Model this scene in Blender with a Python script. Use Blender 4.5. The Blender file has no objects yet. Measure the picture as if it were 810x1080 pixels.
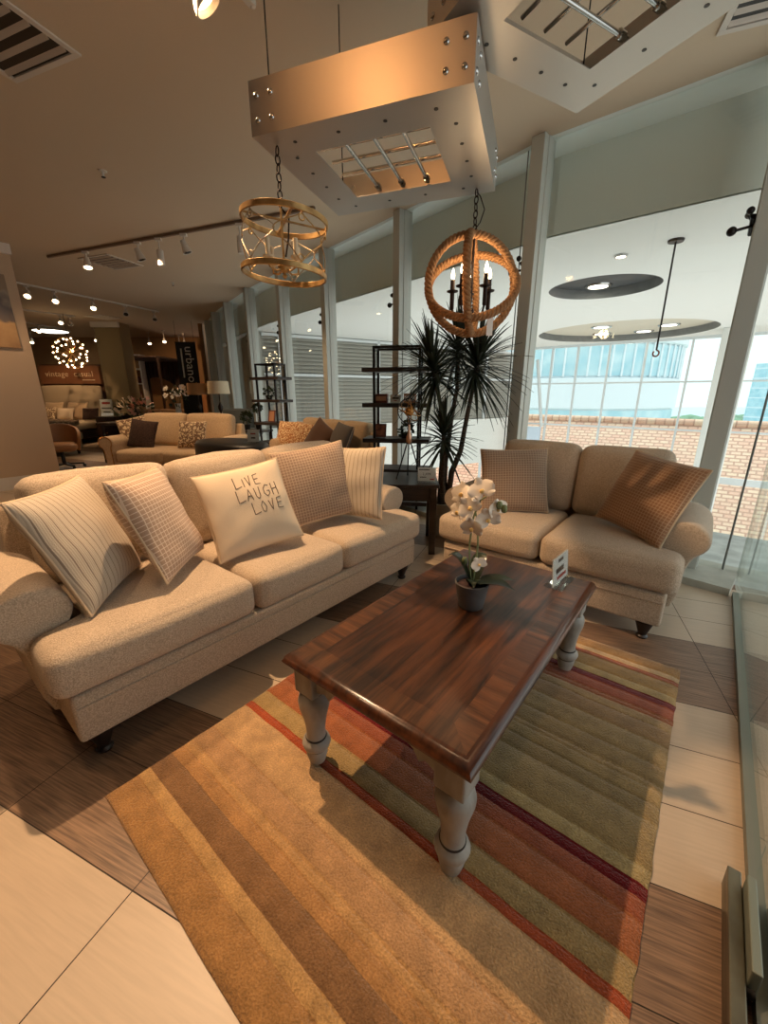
import bpy, bmesh, math, random
from mathutils import Vector, Matrix, Euler, noise

SC = bpy.context.scene
COL = SC.collection
R = math.radians
PI = math.pi
random.seed(7)

# ---------------------------------------------------------------- room frame
ANG = R(-38.9)                       # the seating group is turned against the camera
UX, UY = math.cos(ANG), math.sin(ANG)
EYE = 1.34
def W(u, v, z=0.0):                  # room coordinates (u along the glass, v towards it) -> world
    return Vector((u*UX - v*UY, u*UY + v*UX, z))

# ---------------------------------------------------------------- camera
cam = bpy.data.objects.new('camera', bpy.data.cameras.new('camera'))
COL.objects.link(cam)
cam.location = (0, 0, EYE)
cam.rotation_euler = (R(90-16.463), 0, 0)
cam.data.sensor_fit = 'VERTICAL'
cam.data.sensor_height = 36.0
cam.data.lens = 423/1080*36
cam.data.clip_start = 0.02
cam.data.clip_end = 600
SC.camera = cam

# ---------------------------------------------------------------- exposure
SC.view_settings.view_transform = 'Standard'
SC.view_settings.look = 'None'
SC.view_settings.gamma = 1.0
SC.view_settings.use_curve_mapping = False
SC.view_settings.exposure = -0.10
cy = SC.cycles
cy.max_bounces = 7
cy.diffuse_bounces = 4
cy.glossy_bounces = 4
cy.transparent_max_bounces = 24
cy.transmission_bounces = 6
cy.sample_clamp_indirect = 4.0
cy.caustics_reflective = False
cy.caustics_refractive = False

# ---------------------------------------------------------------- sky
world = bpy.data.worlds.new('sky')
SC.world = world
world.use_nodes = True
nt = world.node_tree
for n in list(nt.nodes): nt.nodes.remove(n)
wo = nt.nodes.new('ShaderNodeOutputWorld')
bg = nt.nodes.new('ShaderNodeBackground')
tc = nt.nodes.new('ShaderNodeTexCoord')
sp = nt.nodes.new('ShaderNodeSeparateXYZ')
rp = nt.nodes.new('ShaderNodeValToRGB')
rp.color_ramp.elements[0].position = 0.0
rp.color_ramp.elements[0].color = (0.96, 0.98, 0.97, 1)
rp.color_ramp.elements[1].position = 0.6
rp.color_ramp.elements[1].color = (0.80, 0.88, 0.92, 1)
nt.links.new(tc.outputs['Generated'], sp.inputs[0])
nt.links.new(sp.outputs['Z'], rp.inputs['Fac'])
nt.links.new(rp.outputs['Color'], bg.inputs['Color'])
bg.inputs['Strength'].default_value = SKY_STRENGTH = 1.62
nt.links.new(bg.outputs[0], wo.inputs['Surface'])

# ---------------------------------------------------------------- hazy high sun outside
sl = bpy.data.lights.new('hazy_sun', 'SUN'); sl.energy = 3.2; sl.angle = R(12); sl.color = (1.0, 0.96, 0.9)
so_ = bpy.data.objects.new('hazy_sun', sl); COL.objects.link(so_)
so_.rotation_euler = (-W(0, 0.2, 0) - Vector((0, 0, 1))).to_track_quat('-Z', 'Y').to_euler()

# ---------------------------------------------------------------- warm ceiling spots, some added unseen; over the seating only the near head is built
WARM = (1.0, 0.64, 0.36)
def spot(name, loc, target, power, cone=60, blend=0.5, color=WARM, radius=0.03):
    l = bpy.data.lights.new(name, 'SPOT')
    l.energy = power; l.color = color; l.spot_size = R(cone); l.spot_blend = blend
    l.shadow_soft_size = radius
    o = bpy.data.objects.new(name, l); COL.objects.link(o)
    o.location = loc
    d = Vector(target) - Vector(loc)
    o.rotation_euler = d.to_track_quat('-Z', 'Y').to_euler()
    return o
SPOT_A = W(-1.90, 1.228, 2.84)        # near head in view; a separate unseen spot lights table and rug
SPOT_A_AIM = SPOT_A + Vector((0.5, 0.25, -0.75))
spot('spot_light_table', W(-2.30, 1.05, 3.15), W(-0.62, 0.85, 0.0), 420, 76, 0.35)
spot('spot_light_sofa_end', W(-2.90, 0.30, 3.12), W(-1.85, 0.5, 0.3), 60, 80, 0.6)
spot('spot_light_cushions', W(-2.12, 2.40, 3.05), W(-2.0, 1.0, 0.5), 52, 66, 0.6)
spot('spot_light_walkway', W(-1.35, 0.15, 3.05), W(-1.1, -0.45, 0.0), 26, 80, 0.8)
spot('added_spot_left_floor', W(-2.95, -0.55, 3.12), W(-2.15, -0.05, 0.0), 70, 56, 0.8)  # unseen spot added to brighten the timber-look tiles at the left
spot('spot_light_loveseat', W(-0.30, 1.0, 3.1), W(-0.30, 2.75, 0.5), 45, 48, 0.7)
spot('spot_light_side', W(0.0, 0.9, 3.1), W(0.22, 1.3, 0.0), 26, 75, 0.8)
spot('spot_light_near_head', SPOT_A, SPOT_A_AIM, 12, 60, 0.7)
spot('added_spot_steel_box', W(-1.15, 0.15, 3.05), W(-1.22, 1.40, 2.42), 24, 44, 0.8, (1.0, 0.44, 0.15))  # unseen orange spot added to light the box's long side
spot('added_spot_partition', W(-6.7, 0.9, 3.1), W(-7.78, 1.25, 0.9), 60, 80, 0.8)  # unseen spot added to brighten the left partition
# deeper in the shop
for i, (p, t, e, c) in enumerate([
        ((-4.3, 6.2, 3.0), (-3.4, 6.6, 0.4), 110, 80),
        ((-2.9, 5.7, 3.0), (-2.6, 6.8, 0.5), 80, 80),
        ((-2.4, 5.2, 3.0), (-1.3, 6.0, 0.7), 130, 80),
        ((-5.9, 8.6, 3.0), (-5.6, 7.4, 0.2), 90, 90),
        ((-5.6, 9.6, 3.0), (-4.6, 9.0, 0.6), 110, 95),
        ((-8.0, 10.4, 3.0), (-9.0, 11.6, 0.9), 150, 80),
        ((-6.6, 12.2, 3.0), (-6.6, 14.6, 1.2), 130, 100),
        ((-4.4, 4.2, 3.1), (-5.4, 3.4, 1.2), 70, 120),
        ]):
    spot('spot_light_back', p, t, e, c, 0.7)

# ================================================================ materials
def lin(c):
    def f(x):
        x /= 255.0
        return x/12.92 if x <= 0.04045 else ((x+0.055)/1.055)**2.4
    return tuple(f(x) for x in c)
def node(nt, t, **kw):
    n = nt.nodes.new(t)
    for k, v in kw.items():
        if k in n.inputs: n.inputs[k].default_value = v
        else: setattr(n, k, v)
    return n
def mat(name, rgb, rough=0.6, metal=0.0, var=0.0, scale=20.0, bump=0.0, bscale=80.0, stretch=(1,1,1), rgb2=None, detail=4.0, sheen=0.0, emit=None, spec=0.5, alpha=None, coat=0.0):
    """principled material, colour mottled by a procedural noise in object space"""
    m = bpy.data.materials.new(name); m.use_nodes = True
    nt = m.node_tree; b = nt.nodes['Principled BSDF']
    c = lin(rgb)
    b.inputs['Base Color'].default_value = (*c, 1)
    b.inputs['Roughness'].default_value = rough
    b.inputs['Metallic'].default_value = metal
    b.inputs['Specular IOR Level'].default_value = spec
    if sheen: b.inputs['Sheen Weight'].default_value = sheen
    if coat: b.inputs['Coat Weight'].default_value = coat; b.inputs['Coat Roughness'].default_value = 0.15
    tc = node(nt, 'ShaderNodeTexCoord'); mp = node(nt, 'ShaderNodeMapping')
    mp.inputs['Scale'].default_value = stretch
    nt.links.new(tc.outputs['Object'], mp.inputs[0])
    if var or rgb2:
        nz = node(nt, 'ShaderNodeTexNoise', Scale=scale, Detail=detail)
        nt.links.new(mp.outputs[0], nz.inputs['Vector'])
        r = node(nt, 'ShaderNodeValToRGB')
        c2 = lin(rgb2) if rgb2 else tuple(x*(1-var) for x in c)
        c1 = c if rgb2 else tuple(min(1, x*(1+var)) for x in c)
        r.color_ramp.elements[0].position = 0.35; r.color_ramp.elements[0].color = (*c2, 1)
        r.color_ramp.elements[1].position = 0.65; r.color_ramp.elements[1].color = (*c1, 1)
        nt.links.new(nz.outputs['Fac'], r.inputs['Fac'])
        nt.links.new(r.outputs['Color'], b.inputs['Base Color'])
    if bump:
        nz2 = node(nt, 'ShaderNodeTexNoise', Scale=bscale, Detail=3.0)
        nt.links.new(mp.outputs[0], nz2.inputs['Vector'])
        bp = node(nt, 'ShaderNodeBump', Strength=bump, Distance=0.01)
        nt.links.new(nz2.outputs['Fac'], bp.inputs['Height'])
        nt.links.new(bp.outputs[0], b.inputs['Normal'])
    if emit:
        b.inputs['Emission Color'].default_value = (*emit[0], 1)
        b.inputs['Emission Strength'].default_value = emit[1]
    return m

def pattern_mat(name, base, line, kind, period=0.03, width=0.2, axis=0):
    """cloth with woven stripes ('stripe') or a window-pane check ('check') in object space"""
    m = mat(name, base, rough=0.9, bump=0.25, bscale=260, sheen=0.2)
    nt = m.node_tree; b = nt.nodes['Principled BSDF']
    tc = node(nt, 'ShaderNodeTexCoord'); s = node(nt, 'ShaderNodeSeparateXYZ')
    nt.links.new(tc.outputs['Object'], s.inputs[0])
    def lines(out, per, w):
        d = node(nt, 'ShaderNodeMath', operation='DIVIDE'); d.inputs[1].default_value = per
        nt.links.new(out, d.inputs[0])
        f = node(nt, 'ShaderNodeMath', operation='FRACT'); nt.links.new(d.outputs[0], f.inputs[0])
        l = node(nt, 'ShaderNodeMath', operation='LESS_THAN'); l.inputs[1].default_value = w
        nt.links.new(f.outputs[0], l.inputs[0])
        return l.outputs[0]
    a = lines(s.outputs['X'], period, width)
    if kind == 'check':
        c = lines(s.outputs['Z'], period, width)
        mx = node(nt, 'ShaderNodeMath', operation='MAXIMUM')
        nt.links.new(a, mx.inputs[0]); nt.links.new(c, mx.inputs[1]); fac = mx.outputs[0]
    else:
        a2 = lines(s.outputs['X'], period/4.0, 0.5)
        mul = node(nt, 'ShaderNodeMath', operation='MULTIPLY'); mul.inputs[1].default_value = 0.38
        nt.links.new(a2, mul.inputs[0])
        mx = node(nt, 'ShaderNodeMath', operation='MAXIMUM')
        nt.links.new(a, mx.inputs[0]); nt.links.new(mul.outputs[0], mx.inputs[1]); fac = mx.outputs[0]
    mix = node(nt, 'ShaderNodeMix', data_type='RGBA')
    mix.inputs['A'].default_value = (*lin(base), 1); mix.inputs['B'].default_value = (*lin(line), 1)
    nt.links.new(fac, mix.inputs['Factor'])
    nt.links.new(mix.outputs['Result'], b.inputs['Base Color'])
    return m

def floral_mat(name, base, ink, scale=22):
    m = mat(name, base, rough=0.9, bump=0.2, bscale=200)
    nt = m.node_tree; b = nt.nodes['Principled BSDF']
    tc = node(nt, 'ShaderNodeTexCoord')
    v = node(nt, 'ShaderNodeTexVoronoi', Scale=scale); v.feature = 'DISTANCE_TO_EDGE'
    n2 = node(nt, 'ShaderNodeTexNoise', Scale=scale*0.6)
    ad = node(nt, 'ShaderNodeMix', data_type='RGBA'); ad.inputs['Factor'].default_value = 0.12
    nt.links.new(tc.outputs['Object'], n2.inputs['Vector'])
    nt.links.new(tc.outputs['Object'], ad.inputs['A']); nt.links.new(n2.outputs['Color'], ad.inputs['B'])
    nt.links.new(ad.outputs['Result'], v.inputs['Vector'])
    r = node(nt, 'ShaderNodeValToRGB')
    r.color_ramp.elements[0].position = 0.10; r.color_ramp.elements[0].color = (*lin(ink), 1)
    r.color_ramp.elements[1].position = 0.16; r.color_ramp.elements[1].color = (*lin(base), 1)
    nt.links.new(v.outputs['Distance'], r.inputs['Fac'])
    nt.links.new(r.outputs['Color'], b.inputs['Base Color'])
    return m

def glass_mat(name, tint=(0.93, 0.97, 0.95), base=0.03, top=0.75):
    m = bpy.data.materials.new(name); m.use_nodes = True
    nt = m.node_tree
    for n in list(nt.nodes): nt.nodes.remove(n)
    o = node(nt, 'ShaderNodeOutputMaterial'); t = node(nt, 'ShaderNodeBsdfTransparent'); g = node(nt, 'ShaderNodeBsdfGlossy')
    t.inputs['Color'].default_value = (*tint, 1); g.inputs['Roughness'].default_value = 0.0
    g.inputs['Color'].default_value = (0.95, 1, 0.98, 1)
    lw = node(nt, 'ShaderNodeLayerWeight', Blend=0.5)
    pw = node(nt, 'ShaderNodeMath', operation='POWER'); pw.inputs[1].default_value = 4.0
    mr = node(nt, 'ShaderNodeMapRange'); mr.inputs['To Min'].default_value = base; mr.inputs['To Max'].default_value = top
    nt.links.new(lw.outputs['Facing'], pw.inputs[0]); nt.links.new(pw.outputs[0], mr.inputs['Value'])
    mx = node(nt, 'ShaderNodeMixShader')
    nt.links.new(mr.outputs[0], mx.inputs[0]); nt.links.new(t.outputs[0], mx.inputs[1]); nt.links.new(g.outputs[0], mx.inputs[2])
    nt.links.new(mx.outputs[0], o.inputs['Surface'])
    return m

def glow_mat(name, rgb, strength):
    m = bpy.data.materials.new(name); m.use_nodes = True
    b = m.node_tree.nodes['Principled BSDF']
    b.inputs['Base Color'].default_value = (*rgb, 1)
    b.inputs['Emission Color'].default_value = (*rgb, 1)
    b.inputs['Emission Strength'].default_value = strength
    return m

def wood_mat(name, c1, c2, axis='Y', rough=0.35, plank=0.0, coat=0.0, fine=1.0):
    """streaky timber, grain along the given local axis"""
    m = bpy.data.materials.new(name); m.use_nodes = True
    nt = m.node_tree; b = nt.nodes['Principled BSDF']
    b.inputs['Roughness'].default_value = rough
    if coat: b.inputs['Coat Weight'].default_value = coat; b.inputs['Coat Roughness'].default_value = 0.25
    tc = node(nt, 'ShaderNodeTexCoord'); mp = node(nt, 'ShaderNodeMapping')
    mp.inputs['Scale'].default_value = {'Y': (14*fine, 1.1, 14*fine), 'X': (1.1, 14*fine, 14*fine), 'Z': (14*fine, 14*fine, 1.1)}[axis]
    nt.links.new(tc.outputs['Object'], mp.inputs[0])
    n1 = node(nt, 'ShaderNodeTexNoise', Scale=2.2, Detail=6.0, Roughness=0.62, Distortion=0.35)
    nt.links.new(mp.outputs[0], n1.inputs['Vector'])
    r = node(nt, 'ShaderNodeValToRGB')
    r.color_ramp.elements[0].position = 0.34; r.color_ramp.elements[0].color = (*lin(c1), 1)
    r.color_ramp.elements[1].position = 0.68; r.color_ramp.elements[1].color = (*lin(c2), 1)
    nt.links.new(n1.outputs['Fac'], r.inputs['Fac'])
    out = r.outputs['Color']
    if plank:
        s = node(nt, 'ShaderNodeSeparateXYZ'); nt.links.new(tc.outputs['Object'], s.inputs[0])
        d = node(nt, 'ShaderNodeMath', operation='DIVIDE'); d.inputs[1].default_value = plank
        nt.links.new(s.outputs['X' if axis == 'Y' else 'Y'], d.inputs[0])
        fl = node(nt, 'ShaderNodeMath', operation='FLOOR'); nt.links.new(d.outputs[0], fl.inputs[0])
        wn = node(nt, 'ShaderNodeTexWhiteNoise'); wn.noise_dimensions = '1D'; nt.links.new(fl.outputs[0], wn.inputs['W'])
        mr = node(nt, 'ShaderNodeMapRange'); mr.inputs['To Min'].default_value = 0.72; mr.inputs['To Max'].default_value = 1.18
        nt.links.new(wn.outputs['Value'], mr.inputs['Value'])
        mx = node(nt, 'ShaderNodeMix', data_type='RGBA'); mx.blend_type = 'MULTIPLY'; mx.inputs['Factor'].default_value = 1.0
        nt.links.new(out, mx.inputs['A']); nt.links.new(mr.outputs[0], mx.inputs['B'])
        out = mx.outputs['Result']
    nt.links.new(out, b.inputs['Base Color'])
    bp = node(nt, 'ShaderNodeBump', Strength=0.08, Distance=0.004)
    nt.links.new(n1.outputs['Fac'], bp.inputs['Height']); nt.links.new(bp.outputs[0], b.inputs['Normal'])
    return m

# ================================================================ mesh builder
class MB:
    def __init__(s): s.v = []; s.f = []; s.m = []
    def add(s, vs, fs, mi=0):
        o = len(s.v); s.v += [tuple(p) for p in vs]
        for f in fs: s.f.append(tuple(i+o for i in f)); s.m.append(mi)
        return s
    def box(s, x0, x1, y0, y1, z0, z1, mi=0, M=None):
        vs = [Vector((x, y, z)) for z in (z0, z1) for y in (y0, y1) for x in (x0, x1)]
        if M: vs = [M @ p for p in vs]
        return s.add(vs, [(0,2,3,1),(4,5,7,6),(0,1,5,4),(2,6,7,3),(0,4,6,2),(1,3,7,5)], mi)
    def bar(s, p, q, w, h=None, up=(0,0,1), mi=0):
        """rectangular bar from p to q"""
        h = h or w; p = Vector(p); q = Vector(q); d = (q-p).normalized(); up = Vector(up)
        if abs(d.dot(up)) > 0.98: up = Vector((1,0,0))
        a = d.cross(up).normalized(); b = a.cross(d).normalized()
        vs = [e + a*sx*w/2 + b*sz*h/2 for e in (p, q) for sx, sz in ((-1,-1),(1,-1),(1,1),(-1,1))]
        return s.add(vs, [(3,2,1,0),(4,5,6,7),(0,1,5,4),(1,2,6,5),(2,3,7,6),(3,0,4,7)], mi)
    def tube(s, pts, r, n=8, closed=False, mi=0, caps=True):
        pts = [Vector(p) for p in pts]; N = len(pts)
        rs = r if isinstance(r, (list, tuple)) else [r]*N
        vs = []; prev = None
        for i, p in enumerate(pts):
            a = pts[(i-1) % N] if (closed or i > 0) else p
            b = pts[(i+1) % N] if (closed or i < N-1) else p
            d = (b-a).normalized()
            if prev is None:
                ref = Vector((0,0,1)) if abs(d.z) < 0.9 else Vector((1,0,0))
                x = d.cross(ref).normalized()
            else:
                x = (prev - d*prev.dot(d))
                x = x.normalized() if x.length > 1e-6 else d.orthogonal().normalized()
            prev = x; y = d.cross(x)
            vs += [p + (x*math.cos(2*PI*k/n) + y*math.sin(2*PI*k/n))*rs[i] for k in range(n)]
        fs = []
        for i in range(N if closed else N-1):
            j = (i+1) % N
            for k in range(n): fs.append((i*n+k, i*n+(k+1) % n, j*n+(k+1) % n, j*n+k))
        if caps and not closed:
            fs.append(tuple(range(n-1, -1, -1))); fs.append(tuple((N-1)*n+k for k in range(n)))
        return s.add(vs, fs, mi)
    def lathe(s, prof, n=24, c=(0,0,0), mi=0, M=None, caps=True):
        """profile [(r, z)] around the local z axis"""
        vs = []; c = Vector(c)
        for r, z in prof:
            for k in range(n):
                p = Vector((r*math.cos(2*PI*k/n), r*math.sin(2*PI*k/n), z))
                if M: p = M @ p
                vs.append(p + c)
        fs = []
        for i in range(len(prof)-1):
            for k in range(n): fs.append((i*n+k, i*n+(k+1) % n, (i+1)*n+(k+1) % n, (i+1)*n+k))
        if caps: fs.append(tuple(range(n-1, -1, -1))); fs.append(tuple((len(prof)-1)*n+k for k in range(n)))
        return s.add(vs, fs, mi)
    def ball(s, c, r, nu=10, nv=7, mi=0, sc=(1,1,1)):
        c = Vector(c); prof = []
        vs = [c + Vector((0,0,-r*sc[2]))]
        for i in range(1, nv):
            t = -PI/2 + PI*i/nv
            for k in range(nu):
                vs.append(c + Vector((r*sc[0]*math.cos(t)*math.cos(2*PI*k/nu), r*sc[1]*math.cos(t)*math.sin(2*PI*k/nu), r*sc[2]*math.sin(t))))
        vs.append(c + Vector((0,0,r*sc[2])))
        fs = [(0, 1+(k+1) % nu, 1+k) for k in range(nu)]
        for i in range(nv-2):
            for k in range(nu): fs.append((1+i*nu+k, 1+i*nu+(k+1) % nu, 1+(i+1)*nu+(k+1) % nu, 1+(i+1)*nu+k))
        L = len(vs)-1; o = 1+(nv-2)*nu
        fs += [(o+k, o+(k+1) % nu, L) for k in range(nu)]
        return s.add(vs, fs, mi)
    def prism(s, poly, axis, a, b, mi=0, rings=None):
        """2D outline extruded between a and b along axis ('x': outline is (y,z); 'y': (x,z); 'z': (x,y)); rings = [(pos, scale)] rounds the ends"""
        cx_ = sum(p[0] for p in poly)/len(poly); cy_ = sum(p[1] for p in poly)/len(poly)
        rings = rings or [(a, 1), (b, 1)]
        n = len(poly); vs = []
        for t, k in rings:
            for p in poly:
                x, y = cx_+(p[0]-cx_)*k, cy_+(p[1]-cy_)*k
                vs.append({'x': (t,x,y), 'y': (x,t,y), 'z': (x,y,t)}[axis])
        fs = []
        for i in range(len(rings)-1):
            for k in range(n): fs.append((i*n+k, i*n+(k+1) % n, (i+1)*n+(k+1) % n, (i+1)*n+k))
        fs.append(tuple(range(n-1, -1, -1))); fs.append(tuple((len(rings)-1)*n+k for k in range(n)))
        return s.add(vs, fs, mi)
    def build(s, name, mats, parent=None, smooth=True, bevel=0.0, seg=2, angle=38, label=None):
        me = bpy.data.meshes.new(name)
        me.from_pydata(s.v, [], s.f)
        mats = mats if isinstance(mats, (list, tuple)) else [mats]
        for m in mats: me.materials.append(m)
        for p, mi in zip(me.polygons, s.m): p.material_index = mi
        bm = bmesh.new(); bm.from_mesh(me)
        bmesh.ops.recalc_face_normals(bm, faces=bm.faces)
        if bevel:
            es = [e for e in bm.edges if len(e.link_faces) == 2 and e.calc_face_angle(0) > R(40)]
            if es: bmesh.ops.bevel(bm, geom=es, offset=bevel, segments=seg, profile=0.5, affect='EDGES', clamp_overlap=True)
        for f in bm.faces: f.smooth = smooth
        for e in bm.edges:
            if len(e.link_faces) == 2 and e.calc_face_angle(0) > R(angle): e.smooth = False
        bm.to_mesh(me); bm.free()
        o = bpy.data.objects.new(name, me); COL.objects.link(o)
        if parent: o.parent = parent
        if label: o['label'] = label
        return o

def add_bm(mb, bm, mi=0):
    bm.verts.ensure_lookup_table(); bm.verts.index_update()
    mb.add([v.co.copy() for v in bm.verts], [[v.index for v in f.verts] for f in bm.faces], mi); bm.free(); return mb

def cushion(mb, cx, cy, cz, w, d, h, r=0.05, crown=(0.01, 0.01, 0.02), cuts=13, wob=0.004, M=None, seed=0, nose=0.0):
    """soft upholstered block: rounded corners, crowned faces, slight irregularity"""
    bm = bmesh.new(); bmesh.ops.create_cube(bm, size=2.0)
    bmesh.ops.subdivide_edges(bm, edges=bm.edges[:], cuts=cuts, use_grid_fill=True)
    H = Vector((w/2, d/2, h/2))
    for v in bm.verts:
        p = Vector([math.sin(c*PI/2) for c in v.co])
        q = Vector([p[i]*H[i] for i in range(3)])
        inn = Vector([max(-(H[i]-r), min(H[i]-r, q[i])) for i in range(3)])
        dlt = q-inn
        if dlt.length > 1e-9: q = inn + dlt.normalized()*r*min(1, dlt.length/r*1.0 if dlt.length < r else 1)
        for i in range(3):
            j, k = (i+1) % 3, (i+2) % 3
            q[i] += crown[i]*(1-p[j]**2)*(1-p[k]**2)*p[i]
        if nose: q.y -= nose*max(0, -p.y)*(1-p.z**2)
        s = noise.noise_vector(Vector((q.x*3.3+seed*7.1, q.y*3.3, q.z*3.3)))*wob
        v.co = q + s
    for v in bm.verts:
        v.co = (M @ v.co if M else v.co) + Vector((cx, cy, cz))
    return add_bm(mb, bm)

# ================================================================ scene bookkeeping
def tag(o, label, cat, group=None, kind=None):
    o['label'] = label; o['category'] = cat
    if group: o['group'] = group
    if kind: o['kind'] = kind
    return o
def thing(name, label, cat, loc=(0,0,0), rot=0.0, group=None, scale=1.0):
    o = bpy.data.objects.new(name, None); COL.objects.link(o)
    o.empty_display_size = 0.05
    o.location = loc
    o.rotation_euler = rot if isinstance(rot, (tuple, list, Euler)) else (0, 0, rot)
    o.scale = (scale, scale, scale)
    return tag(o, label, cat, group)
def struct(o, label=None):
    o['kind'] = 'structure'
    if label: o['label'] = label
    return o
def kids(o): return [c for c in bpy.data.objects if c.parent == o]
def copy_tree(o, loc=None, rot=None, label=None):
    def rec(src, par):
        c = src.copy(); COL.objects.link(c); c.parent = par
        for k in kids(src): rec(k, c)
        return c
    c = rec(o, None)
    if loc is not None: c.location = loc
    if rot is not None: c.rotation_euler = rot if isinstance(rot, (tuple, list, Euler)) else (0, 0, rot)
    if label: c['label'] = label
    return c
def text_part(name, body, size, m, parent, M, extrude=0.0008, spacing=1.0):
    cu = bpy.data.curves.new(name, 'FONT'); cu.body = body; cu.size = size; cu.extrude = extrude
    cu.align_x = 'CENTER'; cu.align_y = 'CENTER'; cu.space_character = spacing; cu.resolution_u = 3
    t = bpy.data.objects.new(name, cu); COL.objects.link(t)
    bpy.context.view_layer.update()
    dg = bpy.context.evaluated_depsgraph_get()
    me = bpy.data.meshes.new_from_object(t.evaluated_get(dg))
    bpy.data.objects.remove(t)
    me.name = name; me.transform(M); me.materials.clear(); me.materials.append(m)
    o = bpy.data.objects.new(name, me); COL.objects.link(o); o.parent = parent
    return o
# ================================================================ setting materials
M_tile_w = mat('porcelain_tile_cream', (194,174,150), rough=0.38, var=0.05, scale=3, stretch=(2,30,2), bump=0.02, bscale=30)
M_tile_d = mat('porcelain_tile_timber_look', (150,120,95), rough=0.42, rgb2=(100,78,62), scale=5, stretch=(1.2,34,1), bump=0.06, bscale=40)
M_grout = mat('grout', (70,60,52), rough=0.9)
M_ceil = mat('ceiling_paint', (208,190,164), rough=0.9, bump=0.05, bscale=120)
M_soff = mat('soffit_paint', (236,244,238), rough=0.85)
M_beam = mat('beam_paint', (226,234,226), rough=0.85)
M_white = mat('white_paint', (226,228,222), rough=0.8)
M_wall = mat('wall_paint_sand', (196,170,142), rough=0.85)
M_backwall = mat('wall_paint_ochre', (150,112,72), rough=0.85)
M_trim = mat('trim_paint', (222,214,202), rough=0.6)
M_alu = mat('brushed_aluminium_column', (196,200,193), rough=0.45, metal=0.25, bump=0.03, bscale=60, stretch=(30,30,1))
M_glass = glass_mat('clear_glass', (0.965, 0.98, 0.972), 0.035, 0.8)
M_glass_far = glass_mat('facade_glass', (0.93, 0.98, 0.99), 0.02, 0.5)
M_steel = mat('polished_steel', (190,190,188), rough=0.18, metal=1.0)
M_dark = mat('dark_metal', (38,34,32), rough=0.4, metal=0.6)
M_joint = mat('silicone_grey', (130,132,128), rough=0.6)
M_black = mat('black_paint', (22,20,19), rough=0.45)
M_conc = mat('pale_stone_kerb', (178,178,166), rough=0.6, var=0.06, scale=14)
M_void = mat('recess_lit_grey', (122,124,122), rough=0.7, var=0.1, scale=8)  # recess side wall; sky light on it is put into the grey

# ---------------------------------------------------------------- floor: tiles laid at an angle, in bands of cream and timber-look
TA = R(-22.4); TX, TY = math.cos(TA), math.sin(TA)
def TW(s, t, z=0): return (s*TX - t*TY, s*TY + t*TX, z)
fl = MB(); g = 0.0018
t0 = 0.451 - 5*0.2885*7
row = 0
t = t0
sx0, sx1 = -20.0, 7.0
while t < 19:
    for k, dark in enumerate((1,1,0,0,0)):
        a, b = t + k*0.2885, t + (k+1)*0.2885
        off = 0.0 if not dark else 0.0
        near = b < 4.2 and b > -3
        big = (not dark) and b < 0.5
        s = sx0
        if near:
            s = -0.95 - 0.605*12 + off
            fl.add([TW(sx0,a+g), TW(s-g,a+g), TW(s-g,b-g), TW(sx0,b-g)], [(0,1,2,3)], dark)
            while s < sx1:
                e = s + 0.605
                a2 = a+g if not (big and k > 2) else a-g
                fl.add([TW(s+g,a2), TW(e-g,a2), TW(e-g,b-g), TW(s+g,b-g)], [(0,1,2,3)], dark)
                s = e
        else:
            fl.add([TW(sx0,a+g), TW(sx1,a+g), TW(sx1,b-g), TW(sx0,b-g)], [(0,1,2,3)], dark)
    t += 5*0.2885
fl.box(-20, 7, -6, 19, -0.10, -0.0015, mi=2)          # slab under the tiles
floor = fl.build('floor', [M_tile_w, M_tile_d, M_grout], smooth=False)
# ---------------------------------------------------------------- glass line (room coordinates)
G = [(0.32,3.68), (0.03,3.72), (-1.44,3.72), (-3.08,4.08), (-4.61,4.38), (-5.93,4.62), (-7.36,4.95), (-8.81,5.37), (-10.03,5.76), (-11.3,6.26), (-11.9,6.50)]
def off(i, d):
    a = Vector(G[max(0, i-1)]); b = Vector(G[min(len(G)-1, i+1)]); t = (b-a).normalized()
    return Vector(G[i]) + Vector((t.y, -t.x))*d
def curve_v(u):
    P = [(2.5, 3.68)] + G
    for (u1, v1), (u0, v0) in zip(P, P[1:]):
        if u0 <= u <= u1: return v0 + (v1-v0)*(u-u0)/(u1-u0)
    return 99
# the tiles stop at the glass line and at the edge of the corridor
bm = bmesh.new(); bm.from_mesh(floor.data)
def bis(p, q, clear=False):
    d = (q-p).normalized()
    bmesh.ops.bisect_plane(bm, geom=bm.verts[:]+bm.edges[:]+bm.faces[:], plane_co=p, plane_no=Vector((-d.y, d.x, 0)), clear_inner=False, clear_outer=clear)
bis(W(1.9, 5), W(1.9, -5), True)
P = [(2.5, 3.68)] + G
for a_, b_ in zip(P, P[1:]): bis(W(*a_), W(*b_))
dead = []
for f in bm.faces:
    c = f.calc_center_median(); u = c.x*UX + c.y*UY; v = -c.x*UY + c.y*UX
    if v > curve_v(u) + 1e-4: dead.append(f)
bmesh.ops.delete(bm, geom=dead, context='FACES')
bm.to_mesh(floor.data); bm.free()
struct(floor, 'polished floor of cream and timber look porcelain tiles in diagonal bands')
floor.data.transform(Matrix.Rotation(-TA, 4, 'Z')); floor.rotation_euler = (0, 0, TA)      # object axes follow the tiles, so the grain does too
CZ = 3.25
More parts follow.
